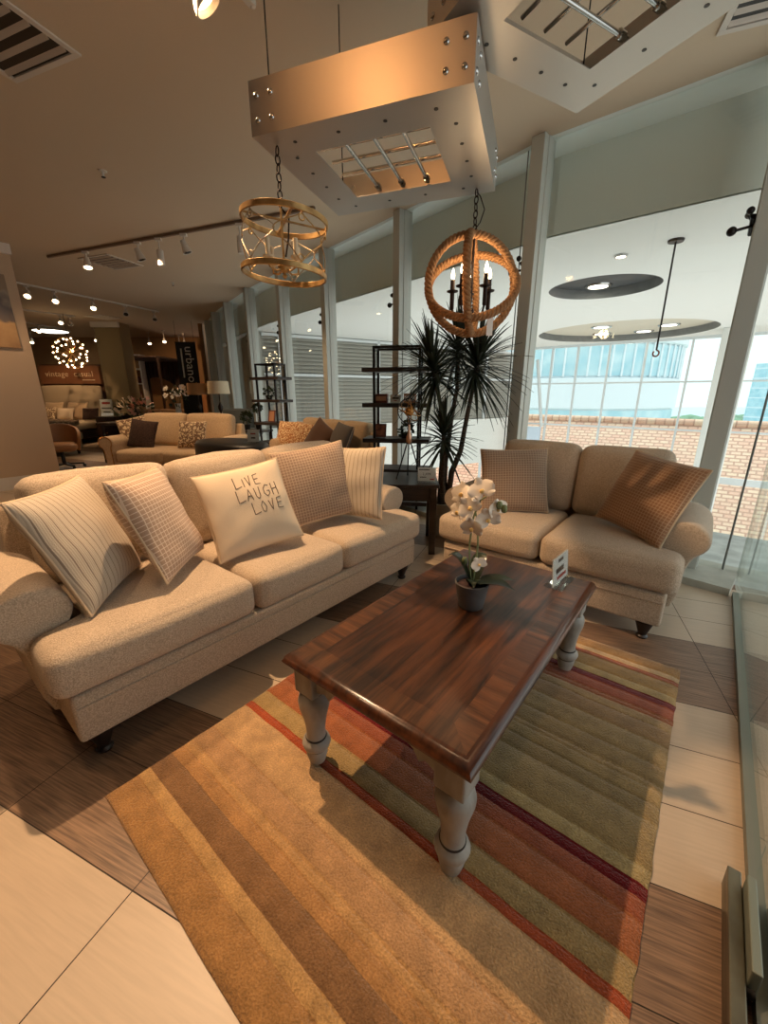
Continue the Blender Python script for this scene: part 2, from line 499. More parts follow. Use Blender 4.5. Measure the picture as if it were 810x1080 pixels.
# ceiling, run on unseen past the right glass to cut daylight
poly = [W(2.05, -3.5), W(2.05, 3.70), W(0.45, 3.70)] + [W(*off(i, 0.05)) for i in range(1, len(G))] + [Vector((-5.35,15.6,0)), Vector((-19,15.6,0)), Vector((-19,-3.5,0))]
cm = MB()
n = len(poly)
cm.add([(p.x, p.y, CZ) for p in poly] + [(p.x, p.y, CZ+0.08) for p in poly], [tuple(range(n)), tuple(range(2*n-1, n-1, -1))] + [(i, (i+1) % n, n+(i+1) % n, n+i) for i in range(n)])
struct(cm.build('ceiling', M_ceil, smooth=False), 'warm beige showroom ceiling')
# bright soffit strip just outside the glass, dark beam face below it
so = MB(); N = len(G)
ext = [(1.0, 3.70)] + list(G)
inn = [Vector(ext[0])] + [off(i, 0.052) for i in range(N)]
out = [Vector(ext[0]) + Vector((0, 0.36))] + [off(i, 0.38) for i in range(N)]
for i in range(N):
    a, b, c, d = inn[i], inn[i+1], out[i+1], out[i]
    lo = [W(*p, CZ) for p in (a, b, c, d)]; hi = [W(*p, CZ+0.08) for p in (a, b, c, d)]
    so.add(lo+hi, [(0,1,2,3),(7,6,5,4),(0,4,5,1),(1,5,6,2),(2,6,7,3),(3,7,4,0)])
struct(so.build('trim_1', M_soff, smooth=False), 'pale soffit strip outside the glass')
be = MB()
o2 = [p + (out[i]-inn[i]).normalized()*0.25 for i, p in enumerate(out)]
for i in range(N):
    a, b, c, d = out[i], out[i+1], o2[i+1], o2[i]
    lo = [W(*p, 2.672) for p in (a, b, c, d)]; hi = [W(*p, CZ+0.1) for p in (a, b, c, d)]
    be.add(lo+hi, [(0,1,2,3),(7,6,5,4),(0,4,5,1),(1,5,6,2),(2,6,7,3),(3,7,4,0)])
struct(be.build('trim_2', M_beam, smooth=False), 'grey beam of the atrium seen through the glass')

# columns, panes and their fittings
col_side = ['next to the loveseat', 'behind the palm', 'behind the near shelf', 'beyond the gold cage lamp', 'beside the far shelf', 'left of the far shelf', 'fourth beyond the near shelf', 'fifth beyond the near shelf', 'by the black banner']
for i in range(1, len(G)-1):
    p = Vector(G[i]); a = Vector(G[i-1]); b = Vector(G[i+1]); t = (a-b).normalized()
    an = math.atan2(t.y, t.x) + ANG
    Mx = Matrix.Translation(W(*off(i, 0.06))) @ Matrix.Rotation(an, 4, 'Z')
    c = MB().box(-0.055, 0.055, -0.10, 0.09, 0.0, CZ-0.002, M=Mx)
    c.box(-0.062, 0.062, -0.035, 0.035, 0.0, CZ-0.002, M=Mx)
    co = c.build('column', M_alu, bevel=0.004, smooth=False)
    struct(co, 'tall silver column ' + col_side[i-1])
    s = MB()
    for sd in (-1,):
        P = [(sd*0.05, -0.02, 2.36), (sd*0.16, -0.05, 2.34)]
        s.tube([Mx @ Vector(q) for q in P], 0.009)
        s.ball(Mx @ Vector((sd*0.165, -0.052, 2.34)), 0.028); s.tube([Mx @ Vector((sd*0.06, -0.03, 2.37)), Mx @ Vector((sd*0.10, 0.06, 2.44))], 0.009); s.ball(Mx @ Vector((sd*0.10, 0.07, 2.45)), 0.022); s.ball(Mx @ Vector((sd*0.09, -0.08, 2.43)), 0.022)
        s.tube([Mx @ Vector((sd*0.07, -0.07, 2.40)), Mx @ Vector((sd*0.07, 0.05, 2.33))], 0.016)
    s.build('spider_fitting', M_dark, co)
for i in range(len(G)-1):
    a, b = off(i, 0.10), off(i+1, 0.10)
    t = (b-a).normalized(); n = Vector((-t.y, t.x))
    w = MB(); th = 0.006
    m0 = a + t*min(0.16, (b-a).length*0.3)
    for q0, q1 in (((a, b),) if i == 1 else ((a, m0 - t*0.003), (m0 + t*0.003, b))):
        vs = [W(q.x+n.x*s*th, q.y+n.y*s*th, z) for z in (0.05, CZ-0.002) for q in (q0, q1) for s in (-1, 1)]
        w.add(vs, [(0,1,3,2),(4,6,7,5),(0,4,5,1),(2,3,7,6),(0,2,6,4),(1,5,7,3)])
    wo_ = w.build('window_%d' % (i+1), M_glass, smooth=False)
    struct(wo_, 'tall clear glass panel of the curved shopfront')
    if i == 1: continue
    jb = MB().box(-0.003, 0.003, -0.007, 0.007, 0.06, CZ-0.003, M=Matrix.Translation(W(m0.x, m0.y)))
    jb.build('glass_joint', M_joint, wo_, smooth=False)
# kerb below the glass
kb = MB()
for i in range(len(G)-1):
    a, b = off(i, -0.26), off(i+1, -0.26); c, d = off(i+1, 0.24), off(i, 0.24)
    lo = [W(*p, 0.0) for p in (a, b, c, d)]; hi = [W(*p, 0.055) for p in (a, b, c, d)]
    kb.add(lo+hi, [(3,2,1,0),(4,5,6,7),(0,1,5,4),(1,2,6,5),(2,3,7,6),(3,0,4,7)])
struct(kb.build('trim_3', M_conc, smooth=False), 'pale stone kerb under the glass shopfront')

# ---------------------------------------------------------------- glass wall on the right, its rail, corner post and door patch
gw = MB()
for v0, v1 in ((-3.2, 0.62), (0.63, 1.28), (1.29, 3.66)):
    vs = [W(u, v, z) for z in (0.03, CZ-0.002) for v in (v0, v1) for u in (0.318, 0.330)]
    gw.add(vs, [(0,1,3,2),(4,6,7,5),(0,4,5,1),(2,3,7,6),(0,2,6,4),(1,5,7,3)])
struct(gw.build('window_20', M_glass, smooth=False), 'clear glass wall along the right of the seating area')
rl = MB()
vs = [W(u, v, z) for z in (0.001, 0.035) for v in (-3.2, 3.44) for u in (0.302, 0.346)]
rl.add(vs, [(0,1,3,2),(4,6,7,5),(0,4,5,1),(2,3,7,6),(0,2,6,4),(1,5,7,3)])
struct(rl.build('trim_4', mat('channel_grey', (122,124,112), rough=0.5, metal=0.4), smooth=False), 'metal floor channel holding the glass wall')
po = MB(); po.tube([W(0.35,3.79,0.0), W(0.35,3.79,CZ)], 0.022, n=12)
struct(po.build('trim_5', M_alu), 'round steel post in the glass corner')
pt = thing('door_patch_fitting', 'tarnished steel patch fitting clamped on the foot of the glass wall', 'door fitting', W(0.30, 1.0, 0.0), ANG)
M_tarn = mat('tarnished_steel', (128,122,104), rough=0.38, metal=0.8, rgb2=(84,76,62), scale=9, stretch=(1,0.5,3), bump=0.05, bscale=30)
MB().box(-0.052, -0.022, -0.30, 0.225, 0.002, 0.075).build('plate', M_tarn, pt, bevel=0.003, smooth=False)
MB().box(-0.020, 0.0, -0.05, 0.19, 0.036, 0.115).box(0.034, 0.05, -0.05, 0.19, 0.036, 0.115).build('clamp', mat('dull_aluminium', (128,134,122), rough=0.5, metal=0.5), pt, bevel=0.003, smooth=False)
k_ = MB(); k_.tube([(-0.024,-0.05,0.05), (-0.004,-0.05,0.05)], 0.013, n=10); k_.build('pivot_bolt', M_dark, pt)

# ---------------------------------------------------------------- solid walls of the showroom
def wall(name, p, q, th, z0, z1, m, label):
    p = Vector((*p, 0)); q = Vector((*q, 0)); d = (q-p).normalized(); n = Vector((d.y, -d.x, 0))*th
    w = MB(); vs = [x + Vector((0,0,z)) for z in (z0, z1) for x in (p, q, q+n, p+n)]
    w.add(vs, [(3,2,1,0),(4,5,6,7),(0,1,5,4),(1,2,6,5),(2,3,7,6),(3,0,4,7)])
    return struct(w.build(name, m, smooth=False), label)
e0 = W(-7.78, 1.63); e1 = W(-7.78, -3.4)
wall('wall_left', (e1.x, e1.y), (e0.x, e0.y), -0.16, 0, CZ-0.001, M_wall, 'sand coloured partition wall at the left with a painting')
b0 = W(-7.775, 1.64); b1 = W(-7.775, -3.4)
wall('baseboard_left', (b1.x, b1.y), (b0.x, b0.y), 0.02, 0, 0.18, M_trim, 'white baseboard of the left partition')
wall('trim_6', (b1.x, b1.y), (b0.x, b0.y), 0.05, CZ-0.125, CZ-0.002, M_trim, 'white crown moulding of the left partition')
wall('wall_back', (-19, 15.4), (-5.35, 15.4), -0.15, 0, CZ-0.001, M_backwall, 'ochre wall at the far end of the showroom')
wall('wall_far_left', (-18.9, -3.4), (-18.9, 15.4), -0.15, 0, CZ-0.001, M_backwall, 'wall at the far left of the showroom')
f0 = W(2.0, -3.45)
c0 = W(1.95, -3.4); c1 = W(1.95, 0.2)
wall('wall_daylight_block', (c1.x, c1.y), (c0.x, c0.y), -0.12, 0, CZ-0.001, M_wall, 'added wall out of view beyond the right glass, holding back daylight')  # unseen wall added to block daylight from the right
wall('wall_front', (f0.x, f0.y), (-18.9, f0.y), 0.15, 0, CZ-0.001, M_wall, 'wall behind the viewer')
wall('wall_right', (-5.30, 12.45), (-5.30, 15.4), 0.12, 0, CZ-0.001, M_backwall, 'end wall beyond the last glass panel')

# ---------------------------------------------------------------- atrium beyond the glass
AZ = 2.66
def holed_plate(outer, holes, z, name, m, th=0.04):
    bm = bmesh.new()
    def loop(pts):
        vs = [bm.verts.new((p[0], p[1], z)) for p in pts]
        return [bm.edges.new((vs[i], vs[(i+1) % len(vs)])) for i in range(len(vs))]
    es = loop(outer)
    for h in holes: es += loop(h)
    bmesh.ops.triangle_fill(bm, use_beauty=True, edges=es)
    for f in bm.faces:
        f.normal_update()
        if f.normal.z > 0: f.normal_flip()
    me = bpy.data.meshes.new(name); bm.to_mesh(me); bm.free(); me.materials.append(m)
    o = bpy.data.objects.new(name, me); COL.objects.link(o); return o
M_dkrec = mat('recess_shade_charcoal', (64,66,66), rough=0.7, var=0.2, scale=6); M_ltrec = mat('recess_cream', (206,200,182), rough=0.8)  # dark top of the small recess has its shade put into the colour
def circ(u, v, r, n=48): return [W(u + r*math.cos(2*PI*k/n), v + r*math.sin(2*PI*k/n)) for k in range(n)]
rec = [(-1.45, 6.35, 0.66, 0.12), (-2.0, 11.0, 1.75, 0.15)]
outer = [W(4.5, 3.9)] + [W(*p) for p in out[1:]][:10] + [W(-13, 12.0), W(-8.4, 13.2), W(4.5, 13.2)]
ap = holed_plate(outer, [circ(a, b, r) for a, b, r, h in rec], AZ, 'ceiling_atrium', M_white)
struct(ap, 'white atrium ceiling beyond the glass with round recesses')
for i, (a, b, r, h) in enumerate(rec):
    c = MB(); pts = circ(a, b, r); n = len(pts)
    vs = [(p.x, p.y, AZ) for p in pts] + [(p.x, p.y, AZ+h) for p in pts]
    c.add(vs, [(k, (k+1) % n, n+(k+1) % n, n+k) for k in range(n)]); c.add([vs[k+n] for k in range(n)], [tuple(range(n))], 1)
    struct(c.build('trim_%d' % (7+i), [M_void, (M_dkrec, M_ltrec)[i]], angle=30), 'round recess in the atrium ceiling')
# facade window of the atrium
M_mull = mat('window_frame_white', (214,220,220), rough=0.5)
fw = MB(); FV = 12.9
us = [-4.95, -4.05, -3.35, -2.55, -1.7, -0.75, 0.2, 1.15, 2.1, 3.05, 4.0]
for u in us:
    fw.bar(W(u, FV, -3.2), W(u, FV, AZ), 0.045, 0.09, up=W(0,1,0))
for z, hh in ((1.62, 0.04), (0.44, 0.04), (-0.74, 0.16), (2.63, 0.06)):
    fw.bar(W(us[0], FV, z), W(us[-1], FV, z), 0.08, hh)
wf = fw.build('window_21', M_mull, smooth=False)
struct(wf, 'tall gridded window at the far side of the atrium')
pn = MB(); vs = [W(u, FV+d, z) for z in (-3.2, AZ) for u in (us[0], us[-1]) for d in (-0.006, 0.006)]
pn.add(vs, [(0,1,3,2),(4,6,7,5),(0,4,5,1),(2,3,7,6),(0,2,6,4),(1,5,7,3)])
pn.build('pane', M_glass_far, wf, smooth=False)
bl = MB(); vs = [W(u, v, z) for z in (-0.74, 0.36) for v in (12.70, 12.78) for u in (-4.92, -4.12)]
bl.add(vs, [(0,1,3,2),(4,6,7,5),(0,4,5,1),(2,3,7,6),(0,2,6,4),(1,5,7,3)])
struct(bl.build('trim_12', mat('pale_blue_reflection', (206,222,236), rough=0.5), smooth=False), 'pale blue panel put in for a reflection at the left end of the far window')  # slab added for the white pier's reflection
br_ = MB(); br_.bar(W(-4.42, 12.74, 2.3), W(-4.10, 12.74, 0.36), 0.07)
struct(br_.build('trim_13', M_mull, smooth=False), 'slanted white strut by the far window')
# white pier near the right end of the window
pr = MB(); Mx = Matrix.Translation(W(0.05, 11.8, 0)) @ Matrix.Rotation(ANG, 4, 'Z')
pr.box(-0.26, 0.26, -0.26, 0.26, -3.2, AZ-0.001, M=Mx)
struct(pr.build('column', M_white, bevel=0.02), 'square white pier in front of the far window')
# louvred wall on the far left of the atrium
L0, L1 = Vector((-2.75, 9.68, 0)), Vector((4.25, 14.05, 0))
ld = (L1-L0).normalized(); ln = Vector((ld.y, -ld.x, 0)); LL = (L1-L0).length
M_louv = mat('louvre_grey', (172,170,160), rough=0.6)
lv = MB()
z = 0.60
while z < AZ-0.06:
    a = L0 + ln*0.03; b = L1 + ln*0.03
    vs = [a+Vector((0,0,z)), b+Vector((0,0,z)), b-ln*0.05+Vector((0,0,z+0.075)), a-ln*0.05+Vector((0,0,z+0.075)),
          a+Vector((0,0,z-0.012)), b+Vector((0,0,z-0.012)), b-ln*0.05+Vector((0,0,z+0.063)), a-ln*0.05+Vector((0,0,z+0.063))]
    lv.add(vs, [(0,1,2,3),(7,6,5,4),(0,4,5,1),(1,5,6,2),(2,6,7,3),(3,7,4,0)])
    z += 0.088
lw = lv.build('wall_louvre', M_louv, smooth=False)
struct(lw, 'grey louvred wall across the atrium')
bk = MB(); vs = [p - ln*d + Vector((0,0,z)) for z in (0.55, AZ-0.002) for p in (L0, L1) for d in (0.06, 0.12)]
bk.add(vs, [(0,1,3,2),(4,6,7,5),(0,4,5,1),(2,3,7,6),(0,2,6,4),(1,5,7,3)]); bk.build('backing', M_louv, lw, smooth=False)
fr = MB(); s = 0.4
while s < LL:
    p = L0 + ld*s + ln*0.05
    fr.bar(p + Vector((0,0,-3.2)), p + Vector((0,0,AZ-0.002)), 0.07, 0.06, up=ln); s += 1.32
for z in (1.76, AZ-0.05): fr.bar(L0 + ln*0.05 + Vector((0,0,z)), L1 + ln*0.05 + Vector((0,0,z)), 0.06, 0.06)
fr.build('frame', M_mull, lw, smooth=False)
sd = MB(); vs = [p + ln*d + Vector((0,0,z)) for z in (-0.85, 0.56) for p in (L0, L1) for d in (0.14, -0.10)]
sd.add(vs, [(0,1,3,2),(4,6,7,5),(0,4,5,1),(2,3,7,6),(0,2,6,4),(1,5,7,3)])
struct(sd.build('trim_9', M_white, smooth=False), 'white spandrel band below the louvres')
wa = Vector((-2.75, 9.68, 0)); wb__ = W(-12.2, 7.3)
wall('wall_atrium_end', (wa.x, wa.y), (wb__.x, wb__.y), -0.12, -3.2, AZ, M_louv, 'grey wall behind the far columns across the glass')
# stone ledge right outside the shopfront
lg = MB(); vs = [W(u, v, z) for z in (-0.30, -0.06) for v in (3.99, 5.3) for u in (-1.6, 4.5)]
lg.add(vs, [(0,1,3,2),(4,6,7,5),(0,4,5,1),(2,3,7,6),(0,2,6,4),(1,5,7,3)])
struct(lg.build('trim_10', mat('ledge_stone', (170,176,172), rough=0.35, var=0.25, scale=6), smooth=False), 'grey stone ledge outside the glass corner')

# ---------------------------------------------------------------- outside: tiled roof, buildings, trees, water
def brick_mat(name, c1, c2, mortar, w, h):
    m = bpy.data.materials.new(name); m.use_nodes = True; nt = m.node_tree; b = nt.nodes['Principled BSDF']
    tc = node(nt, 'ShaderNodeTexCoord'); br = node(nt, 'ShaderNodeTexBrick')
    br.inputs['Color1'].default_value = (*lin(c1), 1); br.inputs['Color2'].default_value = (*lin(c2), 1); br.inputs['Mortar'].default_value = (*lin(mortar), 1)
    br.inputs['Scale'].default_value = 1.0; br.inputs['Brick Width'].default_value = w; br.inputs['Row Height'].default_value = h
    br.inputs['Mortar Size'].default_value = 0.022
    nt.links.new(tc.outputs['Object'], br.inputs['Vector']); nt.links.new(br.outputs['Color'], b.inputs['Base Color'])
    b.inputs['Roughness'].default_value = 0.8
    return m
M_rt = brick_mat('clay_roof_tiles', (240,208,178), (230,180,154), (196,150,128), 0.26, 0.13)
rf = thing('tiled_roof', 'pale terracotta tiled roof outside, below the far window', 'roof', W(0, 16.6, 0.42), ANG)
pl = MB().box(-16, 12, -5.2, 0, -0.12, 0).build('tile_slope', M_rt, rf, smooth=False)
rt_ = Matrix.Rotation(R(45), 4, 'X'); pl.matrix_local = rt_
rg = MB(); rg.tube([(-16,0,0.02), (12,0,0.02)], 0.11, n=10); rg.build('ridge', M_rt, rf)
M_bld = mat('render_white', (232,238,240), rough=0.8)
M_bgl = mat('blue_window_glass', (172,212,222), rough=0.3, rgb2=(206,230,234), scale=0.8)
wb = thing('office_building', 'white curved office building with blue window bands outside', 'building', (19.5, 46, -14), 0)
MB().lathe([(10.5,0),(10.5,12.6),(10.2,12.7),(10.2,14.0),(10.5,14.1),(10.5,16.6),(10.2,16.7),(10.2,19.4),(10.6,19.5),(10.6,20.6)], n=56).build('walls', M_bld, wb)
MB().lathe([(10.32,12.8),(10.32,13.9)], n=56).build('window_band', M_bgl, wb)
MB().lathe([(10.32,16.8),(10.32,19.3)], n=56).build('window_band', M_bgl, wb)
mm = MB()
for k in range(70):
    a = 2*PI*k/70; mm.bar((10.36*math.cos(a),10.36*math.sin(a),16.7), (10.36*math.cos(a),10.36*math.sin(a),19.4), 0.14)
mm.build('mullions', M_bld, wb, smooth=False)
tb = thing('tower_block', 'slim blue glass tower far outside at the right', 'building', (92, 98, -14), R(20))
MB().box(-3.6,3.6,-3.5,3.5,0,22).build('shaft', M_bgl, tb, smooth=False)
fb = MB()
for k in range(10): fb.box(-3.7,3.7,-3.6,3.6,1.0+k*2.2,1.3+k*2.2)
fb.build('floor_slabs', M_bld, tb, smooth=False)
wt = MB().box(-400,500,70,480,-14.4,-14.0).build('water', mat('harbour_water', (178,206,212), rough=0.3), smooth=False)
tag(wt, 'pale harbour water stretching to the horizon outside', 'water', kind='stuff')
ld_ = MB().box(-120,260,17,70,-14.2,-13.6).build('ground', mat('pale_paving', (206,210,200), rough=0.9, var=0.1, scale=0.1), smooth=False)
struct(ld_, 'pale ground outside between roof and harbour')
tr = MB()
for k in range(90):
    x = 40 + k*2.1 + random.uniform(-1,1); tr.ball((x, 118+random.uniform(-4,4), -8.0), random.uniform(2.2,4.2), 8, 6, sc=(1.2,1,0.9))
tl = tr.build('tree_line', mat('far_foliage', (128,160,132), rough=0.9, var=0.2, scale=0.5)); tag(tl, 'hazy green line of trees along the far shore', 'trees', kind='stuff')
lb = thing('warehouse', 'low blue roofed shed on the far shore', 'building', (60, 104, -14), R(-8))
MB().box(-6,6,-4,4,0,5.2).build('walls', M_bld, lb, smooth=False)
MB().prism([(-4.4,5.2),(4.4,5.2),(0,7.4)], 'x', -6.3, 6.3).build('roof', M_bgl, lb, smooth=False)
# fittings on the atrium ceiling
M_lamp = glow_mat('downlight_glow', (1.0, 0.93, 0.78), 9)
def downlight(u, v, z, r, label, flat=False):
    t = thing('downlight', label, 'ceiling light', W(u, v, z), ANG, 'atrium downlights')
    MB().lathe([(r,-0.002),(r,-0.02),(r*1.3,-0.02),(r*1.35,-0.001)], n=24, caps=False).build('ring', M_steel, t)
    MB().lathe([(r*0.95,-0.012),(r*0.95,-0.004)], n=20).build('lens', M_lamp, t)
downlight(-1.02, 5.02, AZ, 0.045, 'small bright downlight nearest the glass in the white atrium ceiling')
downlight(-1.60, 6.72, AZ+0.118, 0.13, 'round downlight inside the smaller round ceiling recess')
for (u_, v_), l_ in (((-2.42, 10.95), 'downlight at the left in the larger ceiling recess'), ((-1.18, 11.55), 'downlight at the right in the larger ceiling recess'), ((-2.65, 12.15), 'downlight at the far left in the larger ceiling recess'), ((-1.75, 12.3), 'downlight at the far right in the larger ceiling recess')):
    downlight(u_, v_, AZ+0.148, 0.16, l_)
ph = thing('pendant_hook', 'thin dark rod with a hook hanging from the atrium ceiling', 'hanging rod', W(-0.56, 4.86, AZ), ANG)
MB().lathe([(0.06,-0.02),(0.065,-0.006),(0.065,0)], n=20).build('canopy', M_dark, ph)
c = MB(); c.tube([(0,0,-0.01),(0,0,-0.92)], 0.008); c.build('rod', M_dark, ph)
c = MB(); c.tube([(0.025*math.sin(a), 0, -0.95+0.028*math.cos(a)) for a in [k*0.5 for k in range(12)]], 0.007); c.build('hook', mat('rusty_red', (150,70,50), 0.5), ph)
# ================================================================ seating group
M_fab = mat('oatmeal_bouclé_fabric'.replace('é','e'), (202,182,158), rough=0.95, rgb2=(164,146,124), scale=210, detail=2, bump=0.5, bscale=260, sheen=0.2)
M_fab_dim = mat('tan_linen_fabric', (202,174,138), rough=0.95, rgb2=(184,156,122), scale=60, bump=0.2, bscale=160, sheen=0.2)
M_leg = mat('espresso_leg', (34,24,20), rough=0.35)
M_pipe = mat('pillow_piping', (200,176,146), rough=0.9)

def arm_outline(ix=-0.105, ox=0.03, zc=0.568, rx=0.13, rz=0.102, n=16, big=1.0):
    p = [(ix, 0.12), (ix, 0.36)]
    for k in range(n+1):
        a = R(222) - R(282)*k/n
        p.append((rx*math.cos(a), zc + rz*math.sin(a)))
    p += [(ox+0.008, zc-rz-0.06), (ox, 0.30), (ox, 0.12)]
    return p
def sofa_arm(parent, x, sgn, y0, y1, m, nail=None, zc=0.568):
    if nail: zc = 0.61
    o = [(x + sgn*a, b) for a, b in arm_outline(zc=zc)]
    mb = MB().prism(o, 'y', y0, y1, rings=[(y0-0.012, 0.80), (y0-0.008, 0.92), (y0, 0.975), (y0+0.018, 1.0), (y1-0.03, 1.0), (y1, 0.93)])
    a = mb.build('arm', m, parent, angle=50)
    md = a.modifiers.new('soft', 'SUBSURF'); md.levels = 1; md.render_levels = 1
    if nail:
        nb = MB(); pts = []
        path = [Vector((x + sgn*q[0]*0.88, y0-0.012, zc + (q[1]-zc)*0.90)) for q in arm_outline(zc=zc, n=22)][:-1]
        for p, q in zip(path, path[1:]):
            for k in range(4): pts.append(p + (q-p)*k/4)
        nb.tube(pts, [0.010 if i % 2 else 0.005 for i in range(len(pts))], 6)
        nb.build('nailhead_trim', nail, a)
    return a
def turned_foot(parent, x, y, h=0.125, r=0.043):
    return MB().lathe([(r*0.62,0.001),(r*0.72,0.012),(r*0.5,0.022),(r*0.62,0.04),(r*1.05,h*0.75),(r*1.15,h*0.86),(r*1.0,h*0.9),(r*1.0,h)], 14, (x, y, 0)).build('leg', M_leg, parent)
def make_sofa(name, label, L, ncush, loc, rot, m, group=None, depth=0.98, back_h=0.96, nail=None, seed=0, seat_h=0.50, wrap=True):
    """origin on the floor at the middle of the front edge of the seat; y runs to the back"""
    t = thing(name, label, 'sofa', loc, rot, group)
    hb = L/2 - 0.085                                   # half width of the base
    b = MB().box(-hb, hb, 0.03, depth-0.04, 0.115, 0.312)
    b.build('base', m, t, bevel=0.018, seg=3)
    wl = MB().tube([(-hb+0.01,0.027,0.262),(hb-0.01,0.027,0.262)], 0.005, 6); wl.build('welt', m, t)
    ax = hb + 0.0
    for sg in (-1, 1):
        sofa_arm(t, sg*(ax+0.012), sg, 0.25 if wrap else 0.02, depth-0.10, m, nail)
    for x in (-hb+0.075, hb-0.075):
        for y in (0.095, depth-0.12): turned_foot(t, x, y)
    fr = MB().prism([(0.74,0.30),(depth-0.02,0.12),(depth,0.12),(depth+0.02,0.60),(depth+0.0,0.84),(depth-0.05,0.865),(depth-0.10,0.84)], 'x', -hb+0.03, hb-0.03)
    fr.build('back_frame', m, t, bevel=0.02, seg=3)
    inner = hb - 0.125
    cw = 2*hb/ncush; ov = 0.05; mid = (2*inner - 0.06)/ncush if ncush > 2 else 0
    for i in range(ncush):
        xa = -hb + cw*i; xb = xa + cw
        if not wrap: xa, xb = -inner + 2*inner*i/ncush, -inner + 2*inner*(i+1)/ncush
        elif ncush == 3: xa, xb = ((-hb-ov, -mid/2), (-mid/2, mid/2), (mid/2, hb+ov))[i]
        elif ncush == 2: xa, xb = ((-hb-ov, 0), (0, hb+ov))[i]
        mb = MB()
        if wrap and i in (0, ncush-1):                          # T-shaped end cushion wraps the arm front
            s = -1 if i == 0 else 1
            ia = xa if i else -inner; ib = xb if i == 0 else inner
            cushion(mb, (xa+xb)/2, 0.36, (0.314+seat_h)/2+0.004, xb-xa-0.008, 0.72, seat_h-0.314, r=0.055, crown=(0.002,0.012,0.016), seed=seed+i, cuts=21)
            bm = None
            vs = []
            edge = inner - 0.004
            for p in mb.v:                             # pull the part behind the arm inwards
                x, y, z = p
                if y > 0.215 and s*x > edge:
                    k = min(1.0, (y-0.215)/0.03)
                    x = x + (s*edge - x)*k
                vs.append((x, y, z))
            mb.v = vs
        else:
            cushion(mb, (xa+xb)/2, 0.36, (0.314+seat_h)/2+0.004, xb-xa-0.008, 0.72, seat_h-0.314, r=0.05, crown=(0.002,0.012,0.018), seed=seed+i)
        mb.build('seat_cushion', m, t, angle=70)
    bw = 2*(inner+0.02)/ncush
    for i in range(ncush):
        xc = -(inner+0.02) + bw*(i+0.5)
        h = back_h - seat_h + 0.03
        Mx = Matrix.Rotation(R(-13), 4, 'X')
        mb = MB(); cushion(mb, xc, 0.765, seat_h + h/2 - 0.01, bw-0.012, 0.20, h, r=0.06, crown=(0.004,0.035,0.016), wob=0.012, M=Mx, seed=seed+20+i)
        mb.build('back_cushion', m, t, angle=70)
    return t

sofa = make_sofa('three_seat_sofa', 'long oatmeal three-seat sofa with rolled arms and five throw pillows on it', 2.28, 3,
                 W(-1.545, 1.265), ANG + R(90), M_fab, seed=1)
love = make_sofa('loveseat', 'oatmeal two-seat sofa with two checked pillows, backed against the glass', 1.53, 2,
                 W(-0.715, 2.395), ANG, M_fab, seed=5)

# ---------------------------------------------------------------- throw pillows
def pillow_front(w, h, t, x, z):
    a = max(0.0, 1-abs(2*x/w)**2.2); b = max(0.0, 1-abs(2*z/h)**2.2)
    return t/2*(a*b)**0.42
def make_pillow(name, label, cat, w, h, t, m, loc, rot, group=None, pipe=M_pipe, n=22, seed=0, saggy=0.0):
    th = thing(name, label, cat, loc, rot, group)
    mb = MB()
    def P(i, j, sgn):
        x = -1 + 2*i/n; z = -1 + 2*j/n
        x = math.sin(x*PI/2); z = math.sin(z*PI/2)
        y = pillow_front(2, 2, t, x, z)
        X = w/2*x*(1-0.055*(1-z*z)); Z = h/2*z*(1-0.055*(1-x*x))
        wv = noise.noise(Vector((X*9+seed, Z*9, seed*1.7)))*0.010*min(1, y*30) + noise.noise(Vector((X*3+seed, Z*3, seed)))*0.02*min(1, y*20)
        return Vector((X, -sgn*y + (sgn*-wv), Z))
    for sgn in (1, -1):
        vs = [P(i, j, sgn) for j in range(n+1) for i in range(n+1)]
        fs = [(j*(n+1)+i, j*(n+1)+i+1, (j+1)*(n+1)+i+1, (j+1)*(n+1)+i) for j in range(n) for i in range(n)]
        mb.add(vs, fs)
    o = mb.build('cover', m, th, angle=180)
    bm = bmesh.new(); bm.from_mesh(o.data); bmesh.ops.remove_doubles(bm, verts=bm.verts, dist=1e-4); bmesh.ops.recalc_face_normals(bm, faces=bm.faces)
    for e in bm.edges: e.smooth = True
    bm.to_mesh(o.data); bm.free()
    ring = [P(i, 0, 1) for i in range(n)] + [P(n, j, 1) for j in range(n)] + [P(n-i, n, 1) for i in range(n)] + [P(0, n-j, 1) for j in range(n)]
    for p in ring: p.y = 0
    MB().tube(ring, 0.0055, 6, closed=True).build('piping', pipe, th)
    return th
M_stripe = pattern_mat('ticking_stripe_cloth', (192,179,158), (134,118,102), 'stripe', 0.029, 0.16)
M_check = pattern_mat('windowpane_check_cloth', (172,142,118), (216,194,170), 'check', 0.0205, 0.16)
M_check2 = pattern_mat('brown_check_cloth', (142,117,96), (184,161,138), 'check', 0.0175, 0.17)
M_check3 = pattern_mat('rust_check_cloth', (152,112,80), (190,156,124), 'check', 0.0175, 0.17)
M_cream = mat('cream_canvas', (224,202,172), rough=0.95, bump=0.2, bscale=240)
M_ink = mat('brown_print', (104,84,70), rough=0.9)
PG = 'throw pillows on the sofas'
P1 = make_pillow('throw_pillow', 'striped pillow leaning in the near corner of the long sofa', 'pillow', 0.50, 0.49, 0.17, M_stripe, W(-1.972, 0.442, 0.752), (-0.40, 0.0, 1.76), PG, seed=1)
P2 = make_pillow('throw_pillow', 'tan checked pillow between the striped one and the lettered one on the long sofa', 'pillow', 0.47, 0.48, 0.16, M_check, W(-1.945, 0.74, 0.768), (-0.40, 0.04, 1.677), PG, seed=2)
